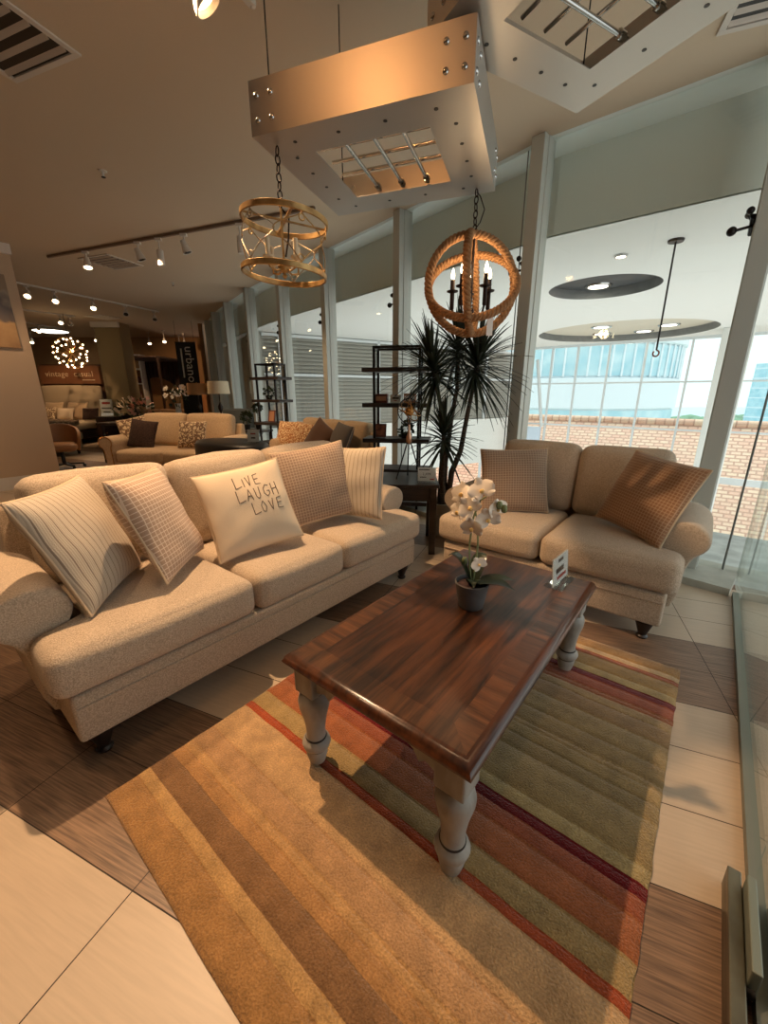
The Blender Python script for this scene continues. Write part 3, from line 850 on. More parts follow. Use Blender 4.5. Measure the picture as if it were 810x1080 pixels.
P3 = make_pillow('throw_pillow', 'cream pillow lettered LIVE LAUGH LOVE on the long sofa', 'pillow', 0.46, 0.46, 0.14, M_cream, W(-1.862, 1.16, 0.75), (-0.42, -0.13, 0.62), PG, seed=3)
P4 = make_pillow('throw_pillow', 'brown checked pillow leaning behind the lettered pillow on the long sofa', 'pillow', 0.48, 0.48, 0.15, M_check2, W(-1.925, 1.69, 0.785), (-0.33, -0.12, 0.50), PG, seed=4)
P5 = make_pillow('throw_pillow', 'striped pillow standing against the far arm of the long sofa', 'pillow', 0.45, 0.46, 0.15, M_stripe, W(-1.80, 1.915, 0.775), (-0.22, -0.06, -0.52), PG, seed=5)
P6 = make_pillow('throw_pillow', 'brown checked pillow upright in the left corner of the loveseat', 'pillow', 0.47, 0.46, 0.15, M_check2, W(-1.06, 2.815, 0.735), (-0.325, -0.03, -0.12), PG, seed=6)
P7 = make_pillow('throw_pillow', 'rust checked pillow tipped against the right arm of the loveseat', 'pillow', 0.50, 0.48, 0.16, M_check3, W(-0.236, 2.80, 0.752), (-0.414, 0.088, -1.347), PG, seed=7)
# hand lettering on the cream pillow
GL = {'L': [[(0,1),(0.02,0.0),(0.62,0.10)]], 'I': [[(0.1,0.75),(0.1,0.0)]],
      'V': [[(0,0.85),(0.22,0.0),(0.42,0.95)]], 'E': [[(0.5,0.95),(0.05,0.9),(0.0,0.05),(0.5,0.02)],[(0.02,0.5),(0.42,0.52)]],
      'A': [[(0,0),(0.28,0.92),(0.50,0.0)],[(0.08,0.35),(0.46,0.36)]], 'U': [[(0,0.9),(0.04,0.2),(0.2,0.0),(0.4,0.15),(0.45,0.92)]],
      'G': [[(0.55,0.85),(0.3,0.98),(0.05,0.7),(0.02,0.3),(0.25,0.0),(0.52,0.18),(0.52,0.45),(0.3,0.45)]],
      'H': [[(0.02,1.0),(0,0)],[(0.48,1.05),(0.46,-0.05)],[(0,0.5),(0.47,0.55)]],
      'O': [[(0.25,0.95),(0.02,0.6),(0.08,0.1),(0.3,0.02),(0.46,0.45),(0.25,0.95)]]}
def lettering(parent, w, h, t, lines):
    mb = MB()
    for word, x0, z0, sz, step in lines:
        x = x0
        for ch in word:
            for st in GL[ch]:
                pts = []
                for (ax, az), (bx, bz) in zip(st, st[1:]):
                    for k in range(7):
                        f = k/7; X = x + (ax+(bx-ax)*f)*sz; Z = z0 + (az+(bz-az)*f)*sz*1.15
                        pts.append((X, Z))
                pts.append((x + st[-1][0]*sz, z0 + st[-1][1]*sz*1.15))
                P_ = []
                for X, Z in pts:
                    xx = X/(w/2); zz = Z/(h/2)
                    y = pillow_front(2, 2, t, min(.98, max(-.98, xx*1.03)), min(.98, max(-.98, zz*1.03)))
                    wv = noise.noise(Vector((X*9+3, Z*9, 5.1)))*0.010*min(1, y*30) + noise.noise(Vector((X*3+3, Z*3, 3)))*0.02*min(1, y*20)
                    P_.append((X, -y-wv+0.0008, Z))
                mb.tube(P_, 0.0024, 5)
            x += step*sz*(0.55 if ch == 'I' else 1)
    mb.build('lettering', M_ink, parent)
lettering(P3, 0.46, 0.46, 0.14, [('LIVE', -0.05, 0.105, 0.054, 0.76), ('LAUGH', -0.058, 0.028, 0.058, 0.80), ('LOVE', 0.0, -0.050, 0.056, 0.78)])

# ---------------------------------------------------------------- coffee table
M_top = wood_mat('walnut_stained_planks', (26,14,9), (96,57,32), 'Y', rough=0.30, plank=0.075, coat=0.25)
M_top2 = wood_mat('walnut_stained_border', (48,27,16), (108,68,40), 'X', rough=0.30, coat=0.25)
M_top3 = wood_mat('walnut_stained_edge', (40,20,12), (96,54,30), 'Y', rough=0.28, coat=0.3)
M_gro = mat('groove_dark', (56,48,42), rough=0.6)  # dark tone of the thin rings marking the turned leg grooves
M_grey = mat('distressed_grey_paint', (170,165,156), rough=0.55, rgb2=(130,123,114), scale=14, stretch=(1,1,0.35), detail=8, bump=0.08, bscale=70)
ct = thing('coffee_table', 'coffee table with walnut top and turned distressed grey legs on the striped rug', 'coffee table', W(-0.653, 1.331, 0.0115), ANG)
hw, hl = 0.357, 0.638
pl = MB(); st = [(0.0, 0.444), (0.004, 0.446), (0.004, 0.452), (0.0, 0.456), (-0.004, 0.468), (-0.016, 0.479), (-0.024, 0.480)]
vs = []; 
for o_, z in st: vs += [(-hw-o_+0.004, -hl-o_+0.004, z), (hw+o_-0.004, -hl-o_+0.004, z), (hw+o_-0.004, hl+o_-0.004, z), (-hw-o_+0.004, hl+o_-0.004, z)]
fs = [(3,2,1,0)]
for i in range(len(st)-1):
    for k in range(4): fs.append((i*4+k, i*4+(k+1) % 4, (i+1)*4+(k+1) % 4, (i+1)*4+k))
fs.append(tuple((len(st)-1)*4+k for k in range(4)))
pl.add(vs, fs); pl.build('top_edge', M_top3, ct, angle=60)
bo, bi = 0.020, 0.105                                   # border of the top, mitred
X0, Y0, X1, Y1 = hw-bo-0.012, hl-bo-0.012, hw-bi, hl-bi
e = MB(); e.add([(-X0,-Y0,0.4805),(X0,-Y0,0.4805),(X1,-Y1,0.4805),(-X1,-Y1,0.4805)], [(0,1,2,3)]); e.add([(X0,Y0,0.4805),(-X0,Y0,0.4805),(-X1,Y1,0.4805),(X1,Y1,0.4805)], [(0,1,2,3)])
e.add([(X0,-Y0,0.4805),(X0,Y0,0.4805),(X1,Y1,0.4805),(X1,-Y1,0.4805)], [(0,1,2,3)], 1); e.add([(-X0,Y0,0.4805),(-X0,-Y0,0.4805),(-X1,-Y1,0.4805),(-X1,Y1,0.4805)], [(0,1,2,3)], 1)
M_top4 = wood_mat('walnut_stained_crossband', (48,27,16), (108,68,40), 'X', rough=0.30, plank=0.06, coat=0.25)
M_top5 = wood_mat('walnut_end_band', (42,24,14), (102,64,37), 'Y', rough=0.30, plank=0.05, coat=0.25)
e.build('border', [M_top5, M_top4], ct, smooth=False)
MB().box(-X1, X1, -Y1, Y1, 0.4795, 0.4806).build('top_panel', M_top, ct, smooth=False)
ap = MB()
def apron(length):
    p = [(-length/2, 0.444), (length/2, 0.444), (length/2, 0.345)]
    for k in range(25):
        f = 1 - 2*k/24; a = abs(f)
        z = 0.345 if a > 0.93 else (0.352 + 0.012*math.sin((0.93-a)*20) if a > 0.72 else 0.366 + 0.030*min(1, (0.72-a)/0.22)**0.6)
        p.append((f*length/2*0.999, z))
    p.append((-length/2, 0.345))
    return p
lx, ly = hw-0.072, hl-0.072
MB().prism(apron(2*lx-0.09), 'y', -ly-0.025, -ly-0.005).build('apron', M_grey, ct, smooth=False)
MB().prism(apron(2*lx-0.09), 'y', ly+0.005, ly+0.025).build('apron', M_grey, ct, smooth=False)
MB().prism(apron(2*ly-0.09), 'x', -lx-0.025, -lx-0.005).build('apron', M_grey, ct, smooth=False)
MB().prism(apron(2*ly-0.09), 'x', lx+0.005, lx+0.025).build('apron', M_grey, ct, smooth=False)
prof = [(0.020,0.001),(0.030,0.006),(0.034,0.022),(0.039,0.042),(0.040,0.052),(0.036,0.062),(0.037,0.066),(0.048,0.076),(0.052,0.090),(0.048,0.103),(0.036,0.110),(0.033,0.115),(0.036,0.119),(0.034,0.124),
        (0.034,0.135),(0.036,0.165),(0.041,0.20),(0.048,0.230),(0.055,0.258),(0.057,0.280),(0.052,0.300),(0.040,0.312),(0.038,0.320)]
for sx in (-1, 1):
    for sy in (-1, 1):
        l = MB().lathe(prof, 28, (sx*lx, sy*ly, 0.008)); lo_ = l.build('leg', M_grey, ct, angle=45)
        for gr_, gz in ((0.0375,0.118),(0.0385,0.071),(0.0395,0.319)): MB().lathe([(gr_,-0.0028),(gr_+0.0012,0.0),(gr_,0.0028)], 28, (sx*lx, sy*ly, 0.004+gz)).build('groove_line', M_gro, lo_)
        MB().box(sx*lx-0.046, sx*lx+0.046, sy*ly-0.046, sy*ly+0.046, 0.327, 0.444).build('leg_block', M_grey, ct, bevel=0.006, smooth=False)

# ---------------------------------------------------------------- striped rug
STR = [(0.213,(174,130,79)),(0.315,(196,155,100)),(0.357,(144,107,71)),(0.437,(183,137,87)),(0.482,(196,153,101)),(0.512,(189,148,105)),(0.60,(202,164,118)),(0.757,(172,80,44)),
       (0.787,(175,147,97)),(0.865,(170,102,62)),(0.97,(158,86,56)),(1.030,(112,18,22)),(1.065,(175,153,103)),(1.125,(160,137,92)),(1.29,(149,127,85)),(1.361,(162,137,90)),(1.425,(170,143,98)),(1.45,(156,130,85)),(1.545,(163,137,92)),
       (1.66,(156,125,85)),(1.758,(171,143,100)),(1.81,(162,102,66)),(1.835,(160,86,58)),(1.909,(112,18,22)),(1.950,(179,156,106)),(2.010,(168,137,87)),(2.104,(168,96,64)),(2.134,(197,169,128)),(2.176,(170,130,78)),(2.268,None)]
def rug_mat():
    m = bpy.data.materials.new('tufted_wool_stripes'); m.use_nodes = True; nt = m.node_tree; b = nt.nodes['Principled BSDF']
    b.inputs['Roughness'].default_value = 1.0; b.inputs['Specular IOR Level'].default_value = 0.1; b.inputs['Sheen Weight'].default_value = 0.3
    tc = node(nt, 'ShaderNodeTexCoord'); s = node(nt, 'ShaderNodeSeparateXYZ'); nt.links.new(tc.outputs['Object'], s.inputs[0])
    a, z = STR[0][0], STR[-1][0]
    wob = node(nt, 'ShaderNodeTexNoise', Scale=7.0); nt.links.new(tc.outputs['Object'], wob.inputs['Vector'])
    mw = node(nt, 'ShaderNodeMath', operation='MULTIPLY_ADD'); mw.inputs[1].default_value = 0.010; nt.links.new(wob.outputs['Fac'], mw.inputs[0])
    nt.links.new(s.outputs['Y'], mw.inputs[2])
    mr = node(nt, 'ShaderNodeMapRange'); mr.inputs['From Min'].default_value = a - a + 0.005; mr.inputs['From Max'].default_value = z - a + 0.005
    nt.links.new(mw.outputs[0], mr.inputs['Value'])
    r = node(nt, 'ShaderNodeValToRGB'); r.color_ramp.interpolation = 'CONSTANT'
    els = r.color_ramp.elements
    for i, (v, c) in enumerate(STR[:-1]):
        p = (v-a)/(z-a)
        e = els[i] if i < 2 else els.new(p)
        e.position = p; e.color = (*lin(c), 1)
    for i, (v, c) in enumerate(STR[:-1]):
        els[i].position = (v-a)/(z-a); els[i].color = (*lin(c), 1)
    nt.links.new(mr.outputs[0], r.inputs['Fac'])
    nz = node(nt, 'ShaderNodeTexNoise', Scale=14.0, Detail=8.0, Roughness=0.65); nt.links.new(tc.outputs['Object'], nz.inputs['Vector'])
    m2 = node(nt, 'ShaderNodeMapRange'); m2.inputs['From Min'].default_value = 0.3; m2.inputs['From Max'].default_value = 0.7; m2.inputs['To Min'].default_value = 0.68; m2.inputs['To Max'].default_value = 1.16
    nt.links.new(nz.outputs['Fac'], m2.inputs['Value'])
    n3 = node(nt, 'ShaderNodeTexNoise', Scale=170.0, Detail=4.0); nt.links.new(tc.outputs['Object'], n3.inputs['Vector'])
    m3 = node(nt, 'ShaderNodeMapRange'); m3.inputs['From Min'].default_value = 0.3; m3.inputs['From Max'].default_value = 0.7; m3.inputs['To Min'].default_value = 0.74; m3.inputs['To Max'].default_value = 1.2
    nt.links.new(n3.outputs['Fac'], m3.inputs['Value'])
    mu = node(nt, 'ShaderNodeMath', operation='MULTIPLY'); nt.links.new(m2.outputs[0], mu.inputs[0]); nt.links.new(m3.outputs[0], mu.inputs[1])
    mx = node(nt, 'ShaderNodeMix', data_type='RGBA'); mx.blend_type = 'MULTIPLY'; mx.inputs['Factor'].default_value = 1.0
    nt.links.new(r.outputs['Color'], mx.inputs['A']); nt.links.new(mu.outputs[0], mx.inputs['B'])
    nt.links.new(mx.outputs['Result'], b.inputs['Base Color'])
    bp = node(nt, 'ShaderNodeBump', Strength=0.9, Distance=0.008); nt.links.new(n3.outputs['Fac'], bp.inputs['Height']); nt.links.new(bp.outputs[0], b.inputs['Normal'])
    return m
RW, RL = 1.50, STR[-1][0]-STR[0][0]
cuts = [v - STR[0][0] for v, c in STR]
grooves = set(round(c, 4) for c in cuts[1:-1])
ys = []
for i, c in enumerate(cuts):
    if i == 0: ys += [(0.0, 0.004), (0.005, 0.011)]
    elif i == len(cuts)-1: ys += [(c-0.006, 0.011), (c, 0.004)]
    else: ys += [(c-0.004, 0.012), (c, 0.0085), (c+0.004, 0.012)]
    if i < len(cuts)-1 and cuts[i+1]-c > 0.03:
        for f in (0.33, 0.66): ys.append((c + (cuts[i+1]-c)*f, 0.0125))
ys = sorted(ys)
nx = 60; mb = MB(); vs = []
for y, z in ys:
    for i in range(nx+1):
        x = -RW/2 + RW*i/nx
        e_ = 0.004*noise.noise(Vector((x*11, y*11, 3.3)))
        edge = min(1.0, min(i, nx-i)/1.0)
        vs.append((x + (0.006*noise.noise(Vector((y*17, 2.0, i)))) * (1-edge), y + 0.005*noise.noise(Vector((x*5, y*9, 0)))*(1 if 0.02 < y < RL-0.02 else 0.4), (z*0.9 + e_*0.25) if edge else 0.003))
fs = [(j*(nx+1)+i, j*(nx+1)+i+1, (j+1)*(nx+1)+i+1, (j+1)*(nx+1)+i) for j in range(len(ys)-1) for i in range(nx)]
mb.add(vs, fs)
mb.add([(-RW/2,0,0.0006),(RW/2,0,0.0006),(RW/2,RL,0.0006),(-RW/2,RL,0.0006)], [(3,2,1,0)])
rug = mb.build('striped_rug', rug_mat(), None, angle=80)
rug.location = W(-0.662, STR[0][0]); rug.rotation_euler = (0, 0, ANG)
tag(rug, 'wool rug with gold, olive, rust and dark red stripes under the coffee table', 'rug')

# ---------------------------------------------------------------- orchid on the table
og = thing('potted_orchid', 'white artificial orchid in a dark grey pot on the coffee table', 'plant', W(-0.655, 1.385, 0.4925), ANG, None, 1.14)
M_pot = mat('charcoal_ceramic', (84,80,78), rough=0.5, var=0.15, scale=20, bump=0.1, bscale=25)
MB().lathe([(0.040,0.0),(0.044,0.004),(0.053,0.05),(0.060,0.092),(0.062,0.098),(0.058,0.10),(0.055,0.094),(0.052,0.075)], 28).build('pot', M_pot, og)
MB().lathe([(0.053,0.07),(0.053,0.086)], 24).build('soil', mat('moss_and_pebbles', (70,48,44), 0.9, var=0.5, scale=60, bump=0.8, bscale=60), og)
M_leaf = mat('glossy_dark_leaf', (34,44,26), rough=0.3, var=0.25, scale=12)
def strap_leaf(parent, az, length, width, rise, droop, m, z0=0.085, name='leaf', n=9, twist=0.3):
    mb = MB(); vs = []
    for i in range(n+1):
        f = i/n; r = length*f; z = z0 + rise*math.sin(f*PI*0.62) - droop*f*f
        w = width*math.sin(min(1.0, 0.12+f*0.95)*PI)**0.7 if f < 1 else 0.002
        for s, dz in ((-1, 0.25), (0, 0), (1, 0.25)):
            p = Vector((r, s*w/2, z + dz*w*0.5))
            vs.append(Matrix.Rotation(az, 3, 'Z') @ p)
    top = len(vs)
    vs += [v - Vector((0, 0, 0.0018)) for v in vs]
    fs = []
    for i in range(n):
        for k in range(2):
            a = i*3+k; fs.append((a, a+1, a+4, a+3)); fs.append((top+a+3, top+a+4, top+a+1, top+a))
    mb.add(vs, fs); return mb.build(name, m, parent, angle=80)
for az, L_, w_, ri, dr in ((R(8), 0.15, 0.062, 0.04, 0.02), (R(38), 0.155, 0.062, 0.03, 0.01), (R(200), 0.09, 0.055, 0.11, 0.0), (R(95), 0.11, 0.055, 0.09, 0.0), (R(300), 0.08, 0.05, 0.05, 0.02)):
    strap_leaf(og, az, L_, w_, ri, dr, M_leaf)
M_stem = mat('orchid_stem', (120,128,84), rough=0.6)
M_pet = mat('orchid_petal', (250,240,226), rough=0.5, sheen=0.2, spec=0.3)
M_lip = mat('orchid_lip', (226,190,120), rough=0.6)
stem_pts = [(0.0,0.0,0.08),(0.004,0.01,0.16),(0.006,0.012,0.24),(0.0,0.008,0.32),(-0.012,-0.004,0.39),(-0.02,-0.02,0.44)]
MB().tube(stem_pts, [0.004,0.0036,0.0033,0.003,0.0026,0.002], 7).build('stem', M_stem, og)
MB().tube([(0.0,0.0,0.08),(-0.014,0.0,0.15),(-0.018,-0.004,0.24),(-0.01,-0.006,0.33),(0.01,-0.01,0.40),(0.035,-0.012,0.42)], [0.0035]*5+[0.002], 7).build('stem', M_stem, og)
def bloom(parent, c, face, size, roll=0.0):
    fq = Vector(face).normalized().to_track_quat('Z', 'Y').to_matrix().to_4x4()
    Mx = Matrix.Translation(Vector(c)) @ fq @ Matrix.Rotation(roll, 4, 'Z')
    mb = MB()
    for a, L_, w_ in ((90, 1.0, 0.62), (210, 1.0, 0.6), (330, 1.0, 0.6), (10, 1.0, 0.98), (170, 1.0, 0.98)):
        n = 6; vs = []
        for i in range(n+1):
            f = i/n; r = size*0.5*L_*f
            w = size*0.5*w_*math.sin(PI*min(0.999, 0.08+0.86*f))**0.75
            for k in range(5):
                s = -1 + k*0.5
                vs.append(Mx @ Matrix.Rotation(R(a), 4, 'Z') @ Vector((r, s*w*0.62, size*(0.10*f*f - 0.06*s*s*f + 0.02*(a % 30 != 0)))))
        top = len(vs); nrm = (Mx.to_3x3() @ Vector((0,0,1)))*0.0012
        vs += [v - nrm for v in vs]; fs = []
        for i in range(n):
            for k in range(4):
                q = i*5+k; fs.append((q, q+1, q+6, q+5)); fs.append((top+q+5, top+q+6, top+q+1, top+q))
        mb.add(vs, fs)
    o = mb.build('flower', M_pet, parent, angle=80)
    lb_ = MB(); lb_.ball(Mx @ Vector((0, -size*0.05, size*0.07)), size*0.09, 8, 6); lb_.build('lip', M_lip, o)
    return o
blooms = [((-0.045,-0.03,0.42),(-0.3,-0.9,0.25),0.085,0.2),((0.03,-0.04,0.445),(0.2,-0.9,0.35),0.088,0.5),((-0.055,-0.03,0.355),(-0.5,-0.8,0.0),0.08,0.0),((0.0,-0.055,0.385),(0.1,-1.0,0.1),0.085,0.9),
          ((0.055,-0.03,0.35),(0.4,-0.9,-0.1),0.082,0.4),((0.01,-0.05,0.315),(0.0,-0.95,-0.2),0.08,0.1),((0.075,-0.01,0.385),(0.8,-0.5,0.0),0.07,0.3),((0.03,-0.02,0.18),(0.5,-0.8,0.2),0.055,0.6)]
for b_ in blooms: bloom(og, *b_)
for q in ((0.085,-0.02,0.40),(0.10,-0.015,0.39),(-0.03,-0.01,0.175)):
    mb = MB(); mb.ball(q, 0.011, 8, 6, sc=(1,1,1.3)); mb.build('bud', M_stem, og)

# ---------------------------------------------------------------- acrylic sign holders
M_acr = glass_mat('acrylic', (0.95,0.97,0.97), 0.08, 0.6)
M_card = mat('white_card', (240,236,230), rough=0.7)
M_red = mat('red_print', (190,50,46), rough=0.7)
M_prn = mat('black_print', (40,36,36), rough=0.7)
def sign_holder(label, loc, rot, w, h, lines, tilt=12, base=0.085):
    t = thing('sign_holder', label, 'sign', loc, rot)
    MB().box(-w/2-0.004, w/2+0.004, -base/2, base/2, 0.0, 0.004).build('foot', M_acr, t, smooth=False)
    Mx = Matrix.Translation((0, 0, 0.006)) @ Matrix.Rotation(R(-tilt), 4, 'X')
    MB().box(-w/2-0.003, w/2+0.003, -0.0045, -0.0025, 0, h+0.004, M=Mx).box(-w/2-0.003, w/2+0.003, 0.0025, 0.0045, 0, h+0.004, M=Mx).build('sleeve', M_acr, t, smooth=False)
    c = MB().box(-w/2, w/2, -0.0018, 0.0018, 0.001, h, M=Mx).build('card', M_card, t, smooth=False)
    for body, size, x, z, m in lines:
        if body[0] == '_':                              # a line of print too small to read
            bw_ = len(body)*size*0.28
            MB().box(x-bw_, x+bw_, -0.0024, -0.0019, z-size*0.28, z+size*0.28, M=Mx).build('print', m, c, smooth=False); continue
        text_part('print', body, size, m, c, Mx @ Matrix.Translation((x, -0.0021, z)) @ Matrix.Rotation(R(90), 4, 'X'), extrude=0.0002)
    return t
sign_holder('clear price sign holder standing on the far end of the coffee table', W(-0.432, 1.85, 0.4925), ANG + R(87), 0.19, 0.125,
            [('____', 0.028, 0.0, 0.106, M_prn), ('____', 0.044, -0.01, 0.062, M_prn), ('________', 0.026, 0.01, 0.026, M_red)], tilt=6)

# ---------------------------------------------------------------- side table between the sofas and what stands on it
M_esp = wood_mat('espresso_wood', (30,20,16), (52,36,28), 'X', rough=0.3, coat=0.2)
sx_, sy_ = 0.195, 3.50
stb = thing('side_table', 'dark espresso side table with square legs between the two sofas', 'table', (sx_, sy_, 0), R(-3))
MB().box(-0.275, 0.275, -0.28, 0.28, 0.592, 0.62).build('tabletop', M_esp, stb, bevel=0.005, smooth=False)
MB().box(-0.23, 0.23, -0.235, 0.235, 0.47, 0.592).build('apron', M_esp, stb, bevel=0.003, smooth=False)
MB().box(-0.21, 0.21, -0.238, -0.230, 0.485, 0.58).build('drawer', M_esp, stb, bevel=0.003, smooth=False)
for x in (-0.23, 0.23):
    for y in (-0.235, 0.235):
        MB().box(x-0.028, x+0.028, y-0.028, y+0.028, 0.001, 0.592).build('leg', M_esp, stb, bevel=0.003, smooth=False)
sign_holder('white price card reading 1,499 on the dark side table', (sx_+0.165, sy_-0.17, 0.621), R(-6), 0.15, 0.115,
            [('__________', 0.016, -0.02, 0.098, M_prn), ('1,499', 0.032, 0.0, 0.060, M_prn), ('________', 0.012, -0.03, 0.035, M_prn), ('____', 0.016, 0.045, 0.018, M_red)], tilt=8)
ar = thing('armillary_sphere', 'brass armillary ornament on a slim tripod on the dark side table', 'ornament', (sx_+0.02, sy_-0.02, 0.621), R(0))
M_brass = mat('antique_brass', (176,128,72), rough=0.3, metal=0.9)
m_ = MB()
for a in (90, 210, 330):
    q = MB(); q.tube([(0.125*math.cos(R(a)), 0.125*math.sin(R(a)), 0.004), (0.012*math.cos(R(a)), 0.012*math.sin(R(a)), 0.33)], 0.006, 7); q.build('tripod_leg', M_dark, ar)
MB().lathe([(0.012,0.30),(0.022,0.315),(0.024,0.36),(0.012,0.40),(0.008,0.47)], 16).build('hub', mat('rose_gold', (206,160,130), 0.3, 0.9), ar)
for k, (tilt, az, r) in enumerate(((78, 20, 0.105), (20, 60, 0.10), (55, 120, 0.095), (90, 95, 0.10))):
    Mx = Matrix.Translation((0,0,0.575)) @ Matrix.Rotation(R(az), 4, 'Z') @ Matrix.Rotation(R(tilt), 4, 'X')
    q = MB(); q.tube([Mx @ Vector((r*math.cos(2*PI*j/40), r*math.sin(2*PI*j/40), 0)) for j in range(40)], 0.0045, 6, closed=True); q.build('ring', M_brass if k else M_dark, ar)
q = MB(); q.ball((0,0,0.575), 0.04, 14, 10); q.build('globe', M_brass, ar)
q = MB(); q.tube([(-0.10,-0.06,0.575),(0.16,0.07,0.585)], 0.004, 6); q.build('arrow_rod', M_steel, ar)
q = MB(); q.tube([(0.0,0,0.47),(0.01,0,0.72)], 0.0035, 6); q.tube([(0.01,0,0.72),(0.01,0,0.75)], [0.010,0.001], 8); q.build('spindle', M_dark, ar)
# ================================================================ hanging lamps
M_sheet = mat('brushed_sheet_steel', (186,182,176), rough=0.42, metal=0.85, bump=0.04, bscale=40, stretch=(1,40,1))
M_gold = mat('worn_gold_leaf', (186,152,98), rough=0.42, metal=0.65, rgb2=(140,106,62), scale=18)
M_wire = mat('aged_wire', (184,168,140), rough=0.5, metal=0.5)
M_rope = mat('manila_rope', (160,118,78), rough=0.95, rgb2=(136,96,60), scale=70, bump=0.3, bscale=200)
M_candle = mat('candle_sleeve_ivory', (206,190,160), rough=0.6)
M_bronze = mat('oil_rubbed_bronze', (44,32,26), rough=0.45, metal=0.6)
M_bulb = glow_mat('flame_bulb_glow', (1.0, 0.80, 0.50), 14)
M_bulb_off = mat('bulb_glass', (226,214,196), rough=0.2)
def chain(mb, a, b, link=0.034, r=0.0028, w=0.010):
    a = Vector(a); b = Vector(b); d = b-a; n = max(2, int(d.length/(link*0.8))); dn = d.normalized()
    x = dn.orthogonal().normalized(); y = dn.cross(x)
    for i in range(n):
        c = a + d*((i+0.5)/n); s = x if i % 2 else y
        mb.tube([c + s*w*math.cos(t) + dn*link*0.52*math.sin(t) for t in [2*PI*k/10 for k in range(10)]], r, 5, closed=True)
    return mb
def steel_box(label, loc, rot, top):
    t = thing('steel_box_pendant', label, 'pendant lamp', loc, rot, 'steel box lamps')
    a, b, h, th = 0.45, 0.405, 0.183, 0.004
    oa, ob = 0.254, 0.225
    pl = MB(); pl.box(-a, a, -b, -ob, 0, th); pl.box(-a, a, ob, b, 0, th); pl.box(-a, -oa, -ob, ob, 0, th); pl.box(oa, a, -ob, ob, 0, th)
    pl.build('bottom_plate', M_sheet, t, smooth=False)
    for s in (-1, 1):
        MB().box(-a, a, min(s*b, s*(b-th)), max(s*b, s*(b-th)), th, h).build('side_panel', M_sheet, t, smooth=False)
        MB().box(min(s*a, s*(a-th)), max(s*a, s*(a-th)), -b+th, b-th, th, h).build('side_panel', M_sheet, t, smooth=False)
    for s in (-1, 1):
        for k in (-1, 1):
            for x in (a-0.035, a-0.10):
                for z in (0.05, 0.13): MB().ball((k*x, s*(b+0.001), z), 0.011, 8, 6, sc=(1, 0.7, 1)).build('rivet', M_steel, t)
            for y in (b-0.035, b-0.10):
                for z in (0.05, 0.13): MB().ball((s*(a+0.001), k*y, z), 0.011, 8, 6, sc=(0.7, 1, 1)).build('rivet', M_steel, t)
    for k in range(4):
        x = -0.30 + 0.2*k; y = -0.21 + 0.14*k
        for s in (-1, 1):
            for px, py in ((x, s*0.318), (s*0.355, y)): MB().lathe([(0.0085,-0.0012),(0.0085,0.001)], 12, (px, py, 0)).build('screw_socket', M_black, t, smooth=False)
    for k in (-1, 0, 1):
        q = MB(); q.tube([(k*0.13, -ob-0.03, 0.028), (k*0.13, ob+0.03, 0.028)], 0.0085, 12); q.tube([(k*0.13, ob-0.02, 0.028), (k*0.13, ob+0.008, 0.028)], 0.016, 12); q.build('rod', M_steel, t)
        q = MB(); q.tube([(-oa-0.03, k*0.115, 0.062), (oa+0.03, k*0.115, 0.062)], 0.0075, 12); q.build('rod', M_steel, t)
    lz = top - loc[2]
    for x, y in ((-a+0.06, -b+0.06), (-a+0.06, b-0.06)) + (() if top - loc[2] > 0.8 else ((a-0.06, b-0.06),)):
        c = MB(); c.tube([(x, y, 0.004), (x, y, lz)], 0.003, 6); c.build('suspension_wire', M_dark, t)
    c = MB(); chain(c, (a-0.06, -b+0.07, h*0.5), (a-0.06, -b+0.07, lz), 0.04, 0.004, 0.013); c.build('chain', M_dark, t)
    return t
steel_box('brushed steel box lamp lit orange along its side, holding the cage and rope lamps', W(-1.397, 1.760, 2.35), ANG + R(19.2), CZ-0.002)
steel_box('second steel box lamp, higher and cut off by the top of the picture', W(-0.478, 1.745, 2.552), ANG - R(23), CZ-0.002)

# ---- gold cage lantern
gl = thing('cage_chandelier', 'round gold cage chandelier with wire lattice hanging below the steel box', 'chandelier', (-0.456, 2.078, 1.867), 0)
gr, g0, g1 = 0.186, 0.0, 0.210
tilt = Matrix.Rotation(R(4), 4, 'Y')
def hoop(z, r):
    vs = []; n = 56
    for k in range(n):
        a = 2*PI*k/n
        for rr, zz in ((r, -0.013), (r+0.005, -0.010), (r+0.005, 0.010), (r, 0.013), (r-0.004, 0.010), (r-0.004, -0.010)):
            vs.append(tilt @ Vector((rr*math.cos(a), rr*math.sin(a), z+zz)))
    fs = [(k*6+j, k*6+(j+1) % 6, ((k+1) % n)*6+(j+1) % 6, ((k+1) % n)*6+j) for k in range(n) for j in range(6)]
    return MB().add(vs, fs)
hoop(g0, gr).build('hoop', M_gold, gl); hoop(g1, gr).build('hoop', M_gold, gl)
for k in range(5):
    wb_ = MB()
    for sg in (-1, 1):
        pts = []
        for i in range(19):
            f = i/18; am = (PI/5)*0.92*math.sin(PI*f)**1.5*(1 - 0.35*math.sin(2*PI*f)); th_ = 2*PI*k/5 + 0.3 + sg*am
            pts.append(tilt @ Vector(((gr-0.004)*math.cos(th_), (gr-0.004)*math.sin(th_), g0+0.012 + (g1-g0-0.024)*f)))
        wb_.tube(pts, 0.0025, 6)
    a0 = 2*PI*k/5 + 0.3
    for z_ in (g0+0.032, g1-0.032):
        wb_.tube([tilt @ Vector(((gr-0.004)*math.cos(a0+0.07*math.cos(t)), (gr-0.004)*math.sin(a0+0.07*math.cos(t)), z_+0.012*math.sin(t))) for t in [2*PI*j/10 for j in range(10)]], 0.0032, 5, closed=True)
    wb_.build('lattice_wire', M_wire if k % 2 else M_gold, gl)
q = MB()
